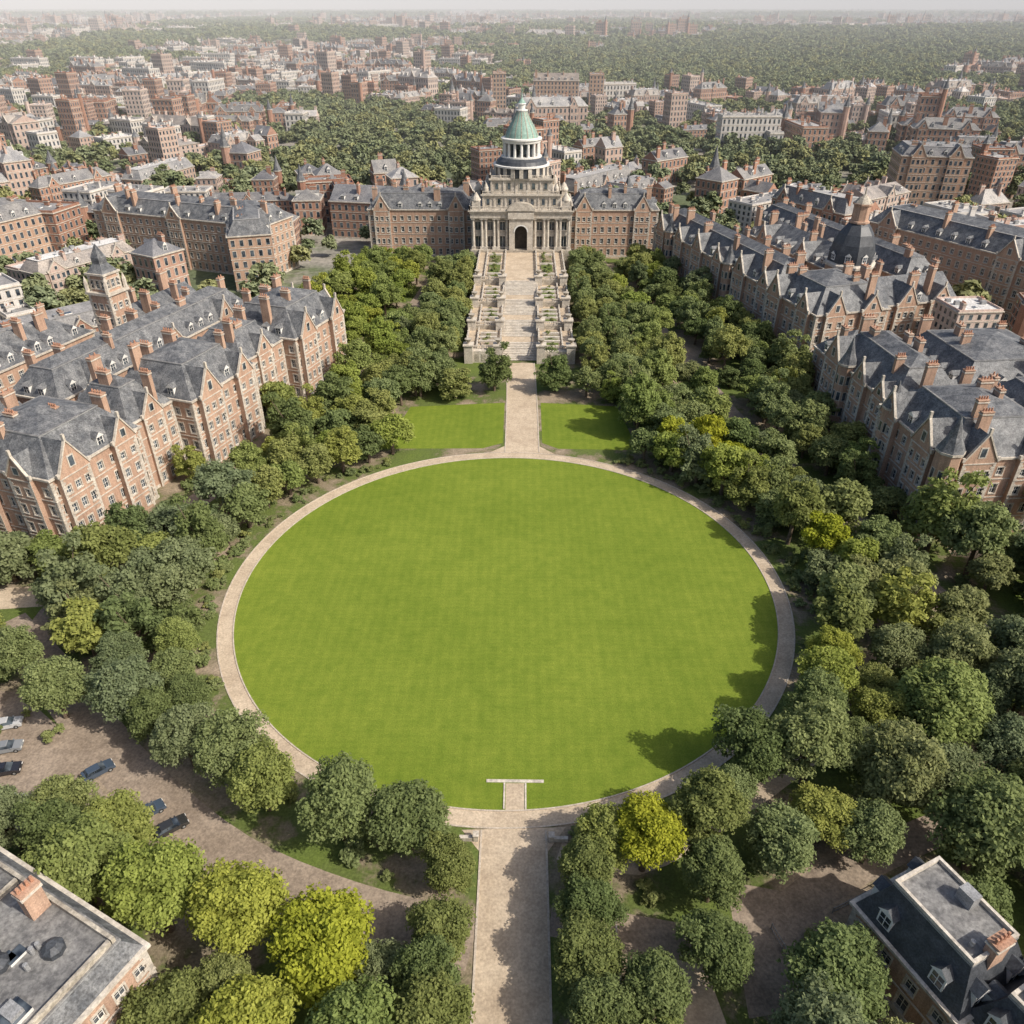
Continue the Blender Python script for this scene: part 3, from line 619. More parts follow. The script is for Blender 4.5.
cblk('brick_apartment_building',(138,325),math.atan2(-.88,.47),74,22,nf=5,fh=4.2,chim=8,rise=5.5,ins=4.5,cap=1.5,gables=[('S',10,8,1,6),('S',60,8,1,6)],hi=True,wm='brick',rm='slate')
cblk('brick_apartment_building',(196,440),math.atan2(-.2,.98),34,26,nf=7,fh=4,chim=4,rise=4,gables=[('S',8,7,1,6),('S',26,7,1,6)],wm='brick')
cblk('brick_apartment_building',(-225,285),math.atan2(.9,.4),60,20,nf=5,fh=4,chim=6,rise=5,cap=1.5,wm='brick')
cblk('brick_apartment_building',(-235,345),math.atan2(-.15,.98),40,18,nf=5,fh=4,chim=5,rise=4,roof='flat')
cblk('brick_apartment_building',(-28,840),0.05,12,20,nf=11,fh=3.6,chim=2,roof='flat',wm='brick')
cblk('brick_apartment_building',(10,860),-0.05,44,22,nf=9,fh=3.6,chim=4,roof='gable',rise=6,wm='brick')
cblk('brick_apartment_building',(66,880),-0.05,14,22,nf=10,fh=3.6,chim=2,roof='flat',wm='brick')

# ------------------------------------------------------------------ ground, roads, paths
def sheet(name,polys,mat,z):
    mb=MB()
    for p in polys: mb.poly([(x,y,z) for x,y in p],mat)
    return mb.single(name)
sheet('ground',[[(-60000,-3000),(60000,-3000),(60000,70000),(-60000,70000)]],'ground',0.0)
sheet('park_ground',[[(-150,15),(150,15),(140,200),(60,352),(-64,352),(-140,200)]],'park',0.004)
CX,CY=-2.0,118.0
def disc(name,r0,r1,mat,z,n=180,h=None):
    mb=MB()
    for i in range(n):
        a,b=2*math.pi*i/n,2*math.pi*(i+1)/n
        p=lambda r,t,zz:(CX+r*math.cos(t),CY+r*math.sin(t),zz)
        if r0==0: mb.poly([(CX,CY,z),p(r1,a,z),p(r1,b,z)],mat)
        else: mb.poly([p(r0,a,z),p(r1,a,z),p(r1,b,z),p(r0,b,z)],mat)
        if h:
            mb.poly([p(r1,a,z-h),p(r1,b,z-h),p(r1,b,z),p(r1,a,z)],mat); mb.poly([p(r0,a,z),p(r0,b,z),p(r0,b,z-h),p(r0,a,z-h)],mat)
    return mb.single(name)
disc('lawn',0,50.0,'lawn',0.03)
disc('lawn_edge_kerb',50.0,50.22,'kerb',0.14,h=0.14)
disc('ring_path',50.22,52.7,'path',0.028)
disc('ring_kerb',52.7,52.92,'kerb',0.12,h=0.12)
def smooth(pts,step=4):
    P=[Vector((x,y)) for x,y in pts]; P=[2*P[0]-P[1]]+P+[2*P[-1]-P[-2]]; out=[]
    for i in range(1,len(P)-2):
        n=max(2,int((P[i+1]-P[i]).length/step))
        for k in range(n):
            t=k/n; a,b,c,d=P[i-1],P[i],P[i+1],P[i+2]
            out.append(0.5*((2*b)+(c-a)*t+(2*a-5*b+4*c-d)*t*t+(3*b-a-3*c+d)*t**3))
    out.append(P[-2]); return out
ROADS=[]
def road(name,pts,w,mat,z,kerb=True,excl=True):
    c=smooth(pts); mb=MB(); L=[]
    for i,p in enumerate(c):
        d=(c[min(i+1,len(c)-1)]-c[max(i-1,0)]).normalized(); n=Vector((-d.y,d.x)); L.append((p,n))
    def strip(o0,o1,zz,m_):
        for (p,n),(p2,n2) in zip(L,L[1:]):
            a,b,cc,d=p+n*o1,p+n*o0,p2+n2*o0,p2+n2*o1
            mb.poly([(a.x,a.y,zz),(b.x,b.y,zz),(cc.x,cc.y,zz),(d.x,d.y,zz)],m_)
    def vert(o,z0,z1,m_):
        for (p,n),(p2,n2) in zip(L,L[1:]):
            a,b=p+n*o,p2+n2*o; mb.poly([(a.x,a.y,z0),(b.x,b.y,z0),(b.x,b.y,z1),(a.x,a.y,z1)],m_)
    strip(-w/2,w/2,z,mat)
    if kerb:
        for s in(-1,1):
            a,b=sorted((s*w/2,s*(w/2+.28))); strip(a,b,.125,'kerb'); vert(a,0,.125,'kerb'); vert(b,0,.125,'kerb')
    if excl: ROADS.append(([(p.x,p.y) for p,_ in L],w))
    return mb.single(name)
road('avenue_path',[(0,15),(0,40),(0,64.9)],8.4,'path',0.036)
road('avenue_path',[(.9,171),(.8,200),(.3,229)],8.2,'path',0.036)
sheet('path_flare',[[(-3.3,174.5),(-7,171.0),(9,170.2),(5.0,174.5)],[(-4.3,61.5),(-7,64.9),(7,65.5),(4.3,61.5)][::-1]],'path',0.040)
road('park_road',[(-33,345),(-38,290),(-46,241),(-60,178),(-72,147),(-83,119),(-84,102),(-80,96)],6.0,'road',0.020,kerb=False)
road('park_road',[(34,345),(41,300),(52,235),(60,180),(72,140),(84,100),(100,60),(112,30)],5.5,'road',0.020,kerb=False)
road('park_road',[(-92,106),(-79,95),(-66,83),(-53,71.5),(-37,60.5),(-21,54),(-4.6,50)],7.0,'road',0.024,kerb=False)
road('side_road',[(-160,108),(-120,110),(-86,114)],6.5,'path',0.016,kerb=False)
road('park_road',[(4.6,53),(16,51),(28,50),(38,57),(60,67),(95,78)],4.5,'road',0.024,kerb=False)
road('garden_path',[(19,49),(21,38),(24,22)],6,'path',0.016,kerb=False)
road('garden_path',[(6,62),(16,60),(30,68),(44,78)],2.6,'path',0.012,kerb=False,excl=False)
road('garden_path',[(88,131),(100,129),(130,124)],5,'path',0.012,kerb=False)
sheet('car_park',[[(-112,60),(-64,62),(-56,68),(-66,79),(-80,89),(-112,92)]],'road',0.012)
sheet('earth_yard',[[(26,42),(38,44),(38,56),(27,58)]],'road',0.010)
sheet('verge_grass',[[(-34,172.5),(-9,173),(-4,176),(-4,200),(-30,197)],[(10,173),(30,172.5),(27,198),(6,200),(6,176)]],'lawn',0.018)
mb=MB(); mb.box(-1.2,67.9,.0,1.4,72.5,.05,'path'); mb.box(-4.0,72.6,0,4.2,73.1,.12,'stone')
for s in(-1,1):
    mb.box(.1+s*1.5-.12,68.2,0,.1+s*1.5+.12,72.5,.14,'stone')
mb.parts('stone_lawn_edging')
for s in(-1,1):
    mb=MB(); mb.box(s*6-1.2,63.2,0,s*6+1.2,63.7,.7,'stone'); mb.box(s*5-.3,63.1,0,s*5+.3,63.8,1.2,'stone'); mb.box(s*5-.4,63,1.2,s*5+.4,63.9,1.35,'stone',bottom=True)
    mb.parts('stone_gate_pier')
def fence(pts,h=1.1):
    mb=MB()
    for a,b in zip(pts,pts[1:]):
        L,P=frame(a,b)
        mb.fbox(P,0,L,-.03,.03,h-.08,h,'metal'); mb.fbox(P,0,L,-.03,.03,.2,.28,'metal')
        for i in range(int(L/.35)): mb.fbox(P,i*.35,i*.35+.04,-.02,.02,.05,h-.1,'metal')
        for i in range(int(L/2.5)+1): mb.fbox(P,min(i*2.5,L-.1),min(i*2.5,L-.1)+.1,-.06,.06,0,h+.15,'metal')
    mb.single('iron_railing')
fence([(31,52),(34.5,41),(38,30)]); fence([(12,30),(12.4,52)]); fence([(39,54),(52,60)]); fence([(-35,41),(-31,33)])

def dist_roads(x,y):
    best=1e9
    for pts,w in ROADS:
        for (ax,ay),(bx,by) in zip(pts,pts[1:]):
            dx,dy=bx-ax,by-ay; l=dx*dx+dy*dy
            t=max(0,min(1,((x-ax)*dx+(y-ay)*dy)/l)) if l>0 else 0
            d=math.hypot(x-ax-t*dx,y-ay-t*dy)-w/2
            if d<best: best=d
    return best

# ------------------------------------------------------------------ trees
def tree_mesh(name,seed,R=5.0,H=11.0,clumps=62,per=170,ls=0.34,flat=0.85,mat='leaf',limbs=True,cs=(.2,.34)):
    rg=np.random.default_rng(seed); rr=random.Random(seed)
    cz=H-R*flat*0.98
    lob=[(Vector((rr.uniform(-1,1),rr.uniform(-1,1),rr.uniform(-.3,1))).normalized(),rr.uniform(-.36,.30)) for _ in range(9)]
    V=[];T=[];C=[]
    for i in range(clumps):
        while True:
            d=Vector((rr.gauss(0,1),rr.gauss(0,1),rr.gauss(0,1))).normalized()
            if d.z>-0.7: break
        k=1+sum(a*max(0,d.dot(l))**3 for l,a in lob)
        rad=(0.55+0.33*rr.random() if i>clumps*0.2 else 0.35*rr.random()+0.15)*k
        c=Vector((d.x*R*rad,d.y*R*rad,cz+d.z*R*flat*rad)); C.append(c)
        mr=(cs[0]+cs[1])/2
        cr=R*rr.uniform(*cs); n=int(per*(cr/(R*mr))**2)
        dd=rg.normal(size=(n,3)); dd/=np.linalg.norm(dd,axis=1)[:,None]; dd[:,2]=np.where(dd[:,2]<-.3,-dd[:,2],dd[:,2])
        rs=cr*(1.22-0.8*rg.random(n)**1.2)
        pos=np.array(c)+dd*rs[:,None]*np.array([1,1,.85])
        nn=dd*.7+rg.normal(size=(n,3))*.55+np.array([0,0,.55]); nn/=np.linalg.norm(nn,axis=1)[:,None]
        a=np.cross(nn,rg.normal(size=(n,3))); a/=np.linalg.norm(a,axis=1)[:,None]; b=np.cross(nn,a)
        s=(ls*(.6+.8*rg.random(n)))[:,None]
        q=np.stack([pos-a*s,pos-b*s*.6,pos+a*s,pos+b*s*.6],1); V.append(q.reshape(-1,3))
        T.append(np.clip(rr.uniform(.25,.7)+rg.normal(size=n)*.2,0,1))
    V=np.concatenate(V); T=np.concatenate(T); nq=len(T)
    mb=MB()
    if limbs:
        r=R*.075
        mb.cyl(0,0,-.1,cz*.55,r*1.25,r*.9,'bark',8,False); mb.cyl(0,0,cz*.55,cz+R*.3,r*.9,r*.3,'bark',8,False)
        for c in C[:9]+C[-6:]:
            a=Vector((0,0,cz*rr.uniform(.45,.75))); d=(c-a); n=d.normalized(); u=n.cross(Vector((0,0,1)))
            if u.length<.01: continue
            u.normalize(); w=n.cross(u)
            for k in range(5):
                t0,t1=2*math.pi*k/5,2*math.pi*(k+1)/5
                f=lambda p,t,rad:tuple(p+(u*math.cos(t)+w*math.sin(t))*rad)
                mb.poly([f(a,t0,r*.5),f(a,t1,r*.5),f(c,t1,r*.12),f(c,t0,r*.12)],'bark')
    k=len(V); bv=np.array(mb.v).reshape(-1,3) if mb.v else np.zeros((0,3))
    verts=np.concatenate([V,bv]); off=nq*4; ex=[];st=[];tt=[]
    for f in mb.f: st.append(off+len(ex)); ex+= [i+k for i in f]; tt.append(len(f))
    loops=np.concatenate([np.arange(nq*4),np.array(ex,dtype=int)]); starts=np.concatenate([np.arange(nq)*4,np.array(st,dtype=int)]); totals=np.concatenate([np.full(nq,4),np.array(tt,dtype=int)])
    me=bpy.data.meshes.new(name); me.vertices.add(len(verts)); me.vertices.foreach_set('co',verts.astype(np.float32).ravel())
    me.loops.add(len(loops)); me.loops.foreach_set('vertex_index',loops.astype(np.int32))
    me.polygons.add(len(starts)); me.polygons.foreach_set('loop_start',starts.astype(np.int32)); me.polygons.foreach_set('loop_total',totals.astype(np.int32))
    me.materials.append(M[mat]); me.materials.append(M['bark'])
    mi=np.zeros(len(starts),dtype=np.int32); mi[nq:]=1; me.polygons.foreach_set('material_index',mi)
    at=me.attributes.new('tint','FLOAT','FACE'); tv=np.zeros(len(starts),dtype=np.float32); tv[:nq]=T; at.data.foreach_set('value',tv)
    me.update(calc_edges=True); return me
TR=[tree_mesh('tree_mesh_%d'%i,100+i,R=5.0,H=random.uniform(10.5,13),flat=random.choice((.9,1.0,1.15)),clumps=random.choice((76,84,94)),per=95,ls=.33,cs=(.15,.30)) for i in range(8)]
TBIG=[tree_mesh('big_tree_mesh_%d'%i,200+i,R=5.0,H=12,clumps=170,per=105,ls=.205,flat=(.9,1.05,1.15,1.0,.95)[i],cs=(.10,.27)) for i in range(5)]
SH=[tree_mesh('shrub_mesh_%d'%i,300+i,R=1.4,H=1.9,clumps=16,per=60,ls=.2,flat=.8,limbs=False) for i in range(3)]
TF=[tree_mesh('far_tree_mesh_%d'%i,400+i,R=5.0,H=11,clumps=30,per=28,ls=.9,flat=.9,mat='leaff',limbs=False) for i in range(5)]

PLACED=[]
def add_tree(x,y,s=1.0,col=None,mesh=None,name='broadleaf_tree'):
    me=mesh or random.choice(TR)
    o=bpy.data.objects.new(name,me); o.location=(x,y,0); o.rotation_euler=(random.uniform(-.05,.05),random.uniform(-.05,.05),random.uniform(0,6.28))
    sx=s*random.uniform(.93,1.07); o.scale=(sx,sx*random.uniform(.93,1.07),s*random.uniform(.88,1.15))
    o.color=(*(col or (1,1,1)),1); COL.objects.link(o); PLACED.append((x,y,s)); return o
YEL=(1.55,1.38,.42); LIME=(1.2,1.2,.72); LT=(1.1,1.1,.88); GREY=(.9,.9,1.1); DK=(.72,.76,.72)
for x,y,s,c in [(16.5,59.5,.95,YEL),(-21,45.5,1.25,YEL),(-31,49,1.25,LIME),(-41,51,1.2,LIME),(-51,54,1.2,LT),(-27,37,1.15,LIME),(-15.5,36,1.1,LT),
        (44,164,1.0,YEL),(50,159,.95,YEL),(38,170,.9,YEL),(60,126,.95,YEL),(63,119,.9,LIME),(31,36,1.2,GREY),(33,60,1.0,None),(25,63,1.0,DK),
        (-13.5,62,1.1,DK),(-22.5,63.5,1.15,None),(-7.2,208,.95,DK),(10,208,.95,DK),(-18,203,1,None),(-28,204,1,None),(19,204,.9,None),
        (24,55.5,.9,DK),(11.5,60.5,.8,LT),(58,60,1.2,None),(50,69,1.25,GREY),(41,73,1.2,None),(33,73,1.1,DK),(-59,64,.9,None),(-70,84,.95,None),(-50,60,1.0,LT),(70,66,1.2,None),(45,61,.8,None),(23,46.5,.8,DK),
        (-80,91,.95,None),(-88,94,1.0,LT),(-72,62,.9,None)]:
    add_tree(x,y,s,c,random.choice(TBIG) if y<95 else None)
def rows(x,ys,s=1.0,col=None,jit=.8):
    for y in ys: add_tree(x+random.uniform(-jit,jit),y+random.uniform(-jit,jit),s*random.uniform(.85,1.1),col,random.choice(TBIG) if y<60 else None)
rows(-8.8,[33,38,43.5,48.5,56],.84,DK,.5); rows(8.8,[30,35,40,45.5,51,56.5],.86,DK,.4); rows(14.5,[28,34],.8,LT)
rows(-22.5,np.arange(216,326,8),.95); rows(-30,np.arange(204,330,8),.98); rows(22.5,np.arange(216,326,8),.9); rows(31,np.arange(204,330,8),.95)
a=0
while a<2*math.pi:
    left=math.cos(a)<-.1
    r=58.6+random.uniform(-.6,1.2)
    x,y=CX+r*math.cos(a),CY+r*math.sin(a)
    s=random.uniform(.75,1.08)
    ok=abs(x)>11 and not (y>165 and abs(x)<34) and not any(math.hypot(x-p,y-q)<3.4*(s+t) for p,q,t in PLACED) and dist_roads(x,y)>.8
    if ok and random.random()<.9: add_tree(x,y,s,random.choice((None,DK,LT,GREY,LIME if not left else LT)),random.choice(TBIG) if y<100 else None)
    a+=7.2/59
CLEAR=[[(-33,170),(31,170),(29,200),(-31,200)],[(16,44),(22,40),(24,52),(17,53)],[(27,43),(37,44),(37,55),(28,57)],[(-120,60),(-64,62),(-56,68),(-66,80),(-80,88),(-120,90)]]
def inpoly(x,y,p):
    c=False; j=len(p)-1
    for i in range(len(p)):
        if (p[i][1]>y)!=(p[j][1]>y) and x<(p[j][0]-p[i][0])*(y-p[i][1])/(p[j][1]-p[i][1])+p[i][0]: c=not c
        j=i
    return c
n=0
for _ in range(60000):
    x=random.uniform(-150,150); y=random.uniform(24,345)
    if math.hypot(x-CX,y-CY)<58.5: continue
    xl= 60+ (345-y)*.3
    if abs(x)>max(xl,64) and y>136 : continue
    if abs(x)<20.5 and y>200: continue
    if abs(x)<8 and y<66: continue
    if y>330 and abs(x)<64: continue
    if any(inpoly(x,y,p) for p in CLEAR): continue
    if in_rects(x,y,4.4): continue
    if dist_roads(x,y)<(2.2 if y>120 else 1.4): continue
    s=random.uniform(.68,1.18)
    if y<135 and x>58: s*=1.18
    k=3.35 if y<200 else 3.6
    if any((x-a)**2+(y-b)**2<(k*(s+t))**2 for a,b,t in PLACED): continue
    c=None; r=random.random()
    if r<.08: c=LIME
    elif r<.30: c=LT
    elif r<.42: c=GREY
    elif r<.56: c=DK
    if y>225 and -75<x<-42: c=LIME if r<.6 else LT
    if x<-45 and y<135: c=GREY if r<.35 else (DK if r<.5 else LT)
    if x>60 and y<130: c=GREY if r<.45 else (LT if r<.75 else None)
    add_tree(x,y,s,c,random.choice(TBIG) if y<95 else None); n+=1
    if n>900: break
def add_shrub(x,y,s=1.0,z=0):
    o=bpy.data.objects.new('shrub',random.choice(SH)); o.location=(x,y,z); o.rotation_euler[2]=random.uniform(0,6.28); o.scale=(s,s,s*random.uniform(.7,1.1)); COL.objects.link(o)
for i in range(200):
    a=random.uniform(0,2*math.pi); r=random.uniform(54.2,57.0)
    x,y=CX+r*math.cos(a),CY+r*math.sin(a)
    if abs(x)>8 and not (y>168 and abs(x)<34): add_shrub(x,y,random.uniform(.4,1.0))
for i in range(420):
    x=random.uniform(-90,95); y=random.uniform(30,200)
    if math.hypot(x-CX,y-CY)<55.5 or abs(x)<6.5 or in_rects(x,y,1.5) or dist_roads(x,y)<1.0 or inpoly(x,y,CLEAR[0]): continue
    add_shrub(x,y,random.uniform(.5,1.4))
for y0,y1,z in lev:
    for s in(-1,1):
        for yy in np.arange(y0+3.8,y1-3.4,2.2):
            add_shrub(s*10+random.uniform(-1.2,1.2),yy,random.uniform(.4,.7),z+.3)

# ------------------------------------------------------------------ city
VAR=[]
vr=random.Random(5)
NB,NP=17,5
for i in range(NB+NP):
    mb=MB(); L=vr.choice((14,20,26,34,44,56)); D=vr.choice((11,13,15,18)); st=vr.choice(('mansard','gable','hip','flat','gable'))
    wm='brickc' if i<NB else 'pale'
    if i>=NB: st='flat'
    nf=vr.choice((2,3,4,4,5)); gab=[]
    if i in(3,9): L,D,nf,st=16,15,8,'flat'
    if st!='flat' and L>28: gab=[('S',L*vr.uniform(.15,.3),vr.uniform(5,8),.6,4.5),('S',L*.8,6,.6,4.5),('N',L*.5,6,.6,4.5)]
    block(mb,-L/2,-D/2,L/2,D/2,nf=nf,fh=3.7,roof=st,rise=vr.uniform(3.5,5.5),ins=2.8,hi=False,wm=wm,rm='slatec',fm='flatc',gables=gab,chim=int(L/8),rs=vr,dspace=vr.choice((6,9)))
    for w_ in range(vr.choice((0,1,1,2))):
        e=(-1 if w_ else 1)*(L/2-5); dd=vr.uniform(7,16); sg=vr.choice((-1,1))
        ya,yb=(D/2+.05,D/2+dd) if sg>0 else (-D/2-dd,-D/2-.05)
        if L<18: continue
        block(mb,e-5,ya,e+5,yb,nf=max(1,nf-vr.choice((0,1,2))),fh=3.6,roof='gable' if (st!='flat' and vr.random()<.7) else 'flat',rise=3.5,hi=False,wm=wm,rm='slatec',fm='flatc',chim=1,rs=vr,dorm=False)
    if vr.random()<.35: octo(mb,-L/2,-D/2,vr.uniform(1.8,2.6),nf*3.7+vr.uniform(1,6),nf*3.7+vr.uniform(8,14),wm,0)
    VAR.append((mb.mesh('terrace_building_%d'%i),L,D))
def quad_instancer(name,items,child_meshes,childname='tree_crowns',col=None):
    groups=[[] for _ in child_meshes]
    for k,it in enumerate(items): groups[k%len(child_meshes)].append(it)
    for g,me in zip(groups,child_meshes):
        if not g: continue
        a=np.array(g); n=len(a); h=a[:,3]/2; c,s=np.cos(a[:,4]),np.sin(a[:,4]); V=np.zeros((n,4,3))
        for j,(u,v) in enumerate(((-1,-1),(1,-1),(1,1),(-1,1))):
            V[:,j,0]=a[:,0]+h*(u*c-v*s); V[:,j,1]=a[:,1]+h*(u*s+v*c); V[:,j,2]=a[:,2]
        pm=bpy.data.meshes.new(name); pm.from_pydata(V.reshape(-1,3).tolist(),[],[(4*i,4*i+1,4*i+2,4*i+3) for i in range(n)])
        p=bpy.data.objects.new(name,pm); COL.objects.link(p); p.instance_type='FACES'; p.use_instance_faces_scale=True; p.instance_faces_scale=1.0
        p.show_instancer_for_render=False; p.show_instancer_for_viewport=False
        o=bpy.data.objects.new(childname,me); COL.objects.link(o); o.parent=p
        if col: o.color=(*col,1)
def visible(x,y,mg=80): return abs(x)<0.66*y+90+mg
def nz(x,y,s,o=0): return noise.noise(Vector((x*s+o,y*s,o*1.7)))
def park_zone(x,y): return y<352 and abs(x)<66+(352-y)*.32
TREEP=[[(110,455),(255,470),(290,600),(190,650),(120,600)],[(-185,520),(-100,520),(-105,600),(-180,620)],[(-215,290),(-175,280),(-165,330),(-210,335)],[(-60,480),(-28,480),(-25,700),(-70,700)],
       [(-520,560),(-380,520),(-250,600),(-420,640)],[(330,760),(650,650),(700,900),(340,900)],[(-330,850),(-140,820),(-150,930),(-340,950)]]
ctrees=[]
def cell_rows(y0,y1,cw,ch,build_all):
    y=y0
    while y<y1:
        x=-0.66*y-200
        while x<0.66*y+200:
            cx,cy=x+cw/2+random.uniform(-12,12),y+ch/2+random.uniform(-9,9)
            ang=(-.25 if cx<0 else .22)+1.0*nz(cx,cy,.004,5)
            build_all(cx,cy,ang); x+=cw
        y+=ch
def place_building(px,py,a,pale=False,sc=1.0):
    k=random.randrange(NB,NB+NP) if pale else random.randrange(NB)
    me,L,D=VAR[k]; c,s=math.cos(a),math.sin(a)
    for u in (-.5,-.25,0,.25,.5):
        for v in(-.7,0,.7):
            x,y=px+(u*L*c-v*D*s)*sc,py+(u*L*s+v*D*c)*sc
            if in_rects(x,y,1.8) or park_zone(x,y): return False
    o=bpy.data.objects.new('terraced_building' if not pale else 'office_building',me); o.location=(px,py,0); o.rotation_euler[2]=a+(math.pi if random.random()<.5 else 0); o.scale=(sc,sc,sc*random.uniform(.7,1.35)); COL.objects.link(o)
    rect_add((px,py),a,-L/2*sc,-D/2*sc,L/2*sc,D/2*sc); return True
nb=0
def cell_near(cx,cy,ang):
    global nb
    if not visible(cx,cy,20): return
    th=.20 if cy<600 else .17
    tr=any(inpoly(cx,cy,p) for p in TREEP) or nz(cx,cy,.006,9)>th
    c,s=math.cos(ang),math.sin(ang)
    if not tr:
        for off in (-14,14):
            for k in (-1,1):
                for tries in range(3):
                    u=k*random.uniform(12,24); v=off+random.uniform(-6,6)
                    if place_building(cx+u*c-v*s,cy+u*s+v*c,ang+random.choice((0,0,math.pi/2)),pale=random.random()<(.12 if cx>-200 else .24),sc=random.uniform(.75,1.1)): nb+=1; break
    for _ in range(36 if tr else 12):
        ctrees.append((cx+random.uniform(-40,40),cy+random.uniform(-32,32)))
cell_rows(215,1000,70,54,cell_near)
items=[]
for x,y in ctrees:
    if park_zone(x,y) or in_rects(x,y,2.5): continue
    items.append((x,y,0,random.uniform(.7,1.35),random.uniform(0,6.28)))
quad_instancer('city_trees',items,TF,col=(1.05,1.05,.95))
fb=[[],[],[]];bb=[];bw=[]
y=1000.0
while y<15000:
    step=max(12,y*.0095) if y<3000 else (29 if y<6500 else 60)
    x=-0.63*y-100
    tsc=step/10 if y<3000 else (2.9 if y<6500 else 4.2)
    while x<0.63*y+100:
        px,py=x+random.uniform(-.45,.45)*step,y+random.uniform(-.45,.45)*step
        f=nz(px,py,.0016,3)+.55*nz(px,py,.006,8)
        if py>3500: f=nz(px,py*.6,.0011,3)+.5*nz(px,py,.003,8)
        t=px/py
        bias=-.22
        if py<1250: bias=-.04
        if t<-.25: bias=.06 if py<1350 else (.30 if py<4500 else .12)
        elif py>3500: bias=.14
        elif t>.4 and py<1800: bias=-.06
        if f+bias>.08:
            cw=44 if py<2500 else 62
            if random.random()<(step/cw)**2*1.35:
                (bw if (random.random()<(.7 if t<-.25 or py>3000 else .4)) else bb).append((px,py,0,random.uniform(.7,1.25) if py<2500 else random.uniform(1.0,2.0),random.choice((-.25,1.32))+.8*nz(px,py,.003,2)))
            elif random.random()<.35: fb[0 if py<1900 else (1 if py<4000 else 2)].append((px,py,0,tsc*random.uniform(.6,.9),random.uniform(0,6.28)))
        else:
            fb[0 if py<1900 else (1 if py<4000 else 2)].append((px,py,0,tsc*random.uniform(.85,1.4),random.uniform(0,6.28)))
        x+=step
    y+=step
quad_instancer('forest',fb[0],TF,col=(1.0,1.0,1.05)); quad_instancer('forest',fb[1],TF,col=(1.1,1.1,1.25)); quad_instancer('forest',fb[2],TF,col=(1.2,1.2,1.5))  # farther bands paler and bluer: aerial haze painted into the leaf colour
quad_instancer('distant_town',bb,[VAR[i][0] for i in (0,1,2,3,5,7,9,11,13)],childname='town_buildings')
quad_instancer('distant_town',bw,[VAR[i][0] for i in range(NB,NB+NP)],childname='town_buildings')
print('COUNTS near bldg',nb,'trees',n,'ctrees',len(items),'forest',[len(q) for q in fb],'town',len(bb),len(bw))

# ------------------------------------------------------------------ cars
def car(x,y,ang,col):
    k='car_%02d'%len([m_ for m_ in M if m_.startswith('car_')])
    mm,nt,out=new_mat(k); b=principled(nt,out,.25,.6); b.inputs['Base Color'].default_value=(*col,1); b.inputs['Coat Weight'].default_value=.6; M[k]=mm; PART[k]='body'
    mb=MB()
    prof=[(-2.15,.35),(-2.2,.75),(-2.05,.95),(-1.9,1.0),(1.15,.97),(1.95,.82),(2.15,.62),(2.15,.35)]
    def loft(pr,w0,w1,mat):
        zs=[p[1] for p in pr]; z0,z1=min(zs),max(zs)
        wf=lambda z:w0+(w1-w0)*(z-z0)/(z1-z0)
        A=[(px,-wf(pz),pz) for px,pz in pr]; B=[(px,wf(pz),pz) for px,pz in pr]
        mb.poly(A[::-1],mat); mb.poly(B,mat)
        for i in range(len(pr)):
            j=(i+1)%len(pr); mb.poly([A[i],A[j],B[j],B[i]],mat)
    loft(prof,.92,.84,k)
    loft([(-1.75,.98),(-1.35,1.42),(.25,1.42),(1.0,.97)],.80,.62,'glass')
    loft([(-1.4,1.40),(-1.3,1.47),(.2,1.47),(.32,1.40)],.64,.60,k)
    for s in(-1,1): mb.box(-.59,s*.72-.02,.98,-.51,s*.72+.02,1.42,k)
    for px in(-1.35,1.35):
        for s in(-1,1):
            pts=[(px+.33*math.cos(t*math.pi/7),s*.93,.33+.33*math.sin(t*math.pi/7)) for t in range(14)]
            pin=[(a,s*.7,c_) for a,_,c_ in pts]; mb.poly(pts,'rubber')
            for i in range(14): j=(i+1)%14; mb.poly([pts[i],pts[j],pin[j],pin[i]],'rubber')
            mb.poly([(px+.18*math.cos(t*math.pi/5),s*.935,.33+.18*math.sin(t*math.pi/5)) for t in range(10)],'metal')
    for s in(-1,1): mb.box(2.1,s*.6-.18,.6,2.17,s*.6+.18,.74,'white'); mb.box(-2.22,s*.65-.15,.7,-2.16,s*.65+.15,.86,'pot'); mb.box(.75,s*.93-.08,.95,.95,s*.93+.08,1.08,k)
    PART['rubber']='tyres'
    mb.parts('parked_car',(x,y,.03),ang)
cars=[(-50,66.8,.75),(-46,64.5,.7),(-73.5,73.5,.3),(-78,82,.3),(-75.5,77.5,.3),(-70,68,.3),(-83,78,.3),(-60,73.5,.75)]
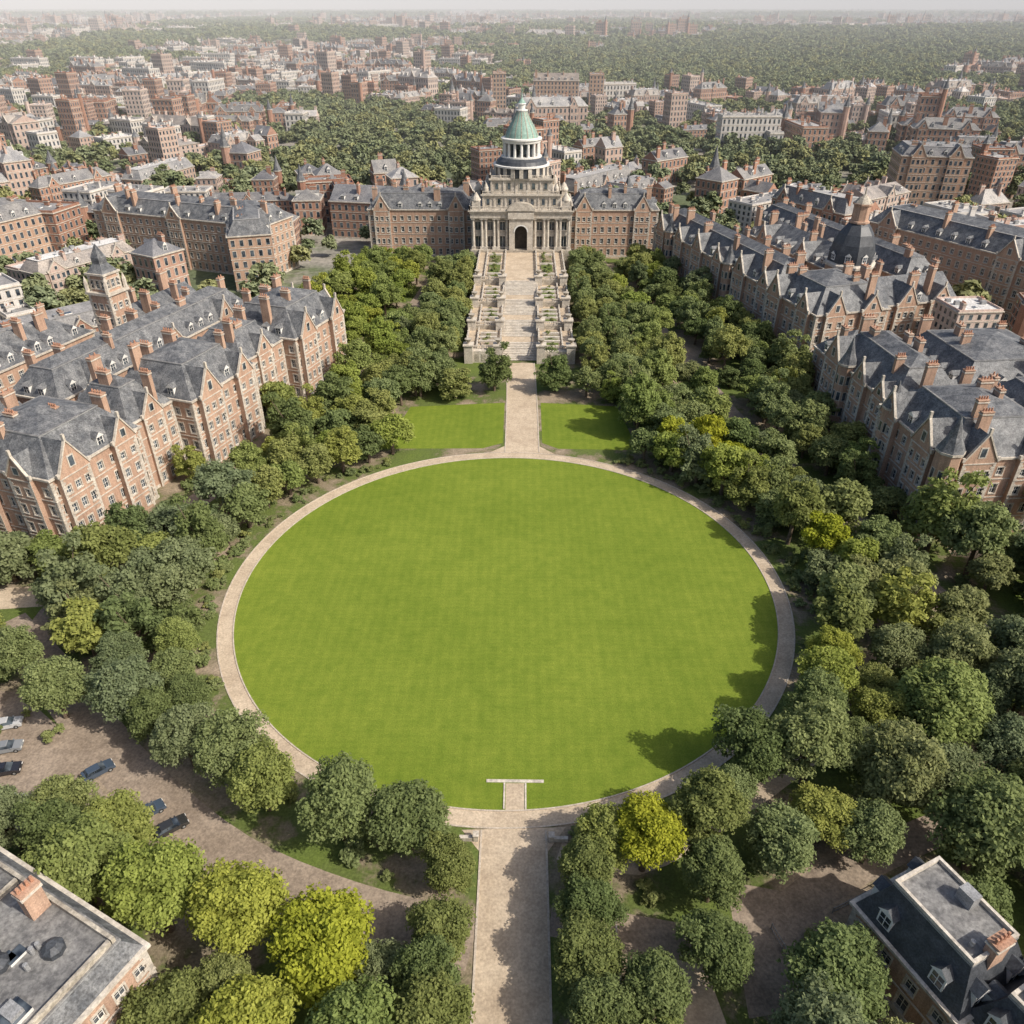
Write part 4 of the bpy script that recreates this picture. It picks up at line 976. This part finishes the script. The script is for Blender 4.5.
cc=[(.02,.02,.025),(.05,.07,.10),(.30,.31,.32),(.45,.45,.45),(.03,.03,.03),(.12,.10,.09),(.2,.21,.22)]
for i,(x,y,a) in enumerate(cars): car(x,y,a+random.uniform(-.05,.05),cc[(i*3+1)%7])

# ------------------------------------------------------------------ light, haze, camera
SUN=Vector((.74,-.36,.80)).normalized()
w=bpy.data.worlds.new('World'); scene.world=w; w.use_nodes=True; nt=w.node_tree; nt.nodes.clear()
sk=nt.nodes.new('ShaderNodeTexSky'); sk.sky_type='NISHITA'; sk.sun_disc=False
sk.sun_elevation=math.asin(SUN.z); sk.sun_rotation=math.atan2(SUN.x,SUN.y); sk.air_density=1.0; sk.dust_density=4
bg=nt.nodes.new('ShaderNodeBackground'); bg.inputs[1].default_value=.15
ow=nt.nodes.new('ShaderNodeOutputWorld'); nt.links.new(sk.outputs[0],bg.inputs[0]); nt.links.new(bg.outputs[0],ow.inputs[0])
ld=bpy.data.lights.new('sun','SUN'); ld.energy=4.7; ld.angle=math.radians(.6); ld.color=(1,.94,.84)
lo=bpy.data.objects.new('sun',ld); lo.rotation_euler=SUN.to_track_quat('Z','Y').to_euler(); lo.location=(200,0,300); COL.objects.link(lo)
m,nt,out=new_mat('haze'); vs=N(nt,'ShaderNodeVolumeScatter'); vs.inputs['Density'].default_value=1.9e-4; vs.inputs['Color'].default_value=(.97,.985,1,1); vs.inputs['Anisotropy'].default_value=-.15
nt.links.new(vs.outputs[0],out.inputs['Volume']); M['haze']=m
mb=MB(); mb.box(-30000,430,-3,30000,45000,240,'haze',bottom=True); mb.single('haze')

cam=bpy.data.cameras.new('camera'); co=bpy.data.objects.new('camera',cam); COL.objects.link(co); scene.camera=co
co.location=(.6,0,93); co.rotation_euler=(math.radians(90-32.9),0,math.radians(.74)); cam.sensor_width=36; cam.lens=27.46; cam.clip_start=1; cam.clip_end=120000
scene.view_settings.view_transform='Standard'; scene.view_settings.look='None'; scene.view_settings.exposure=0; scene.view_settings.gamma=1
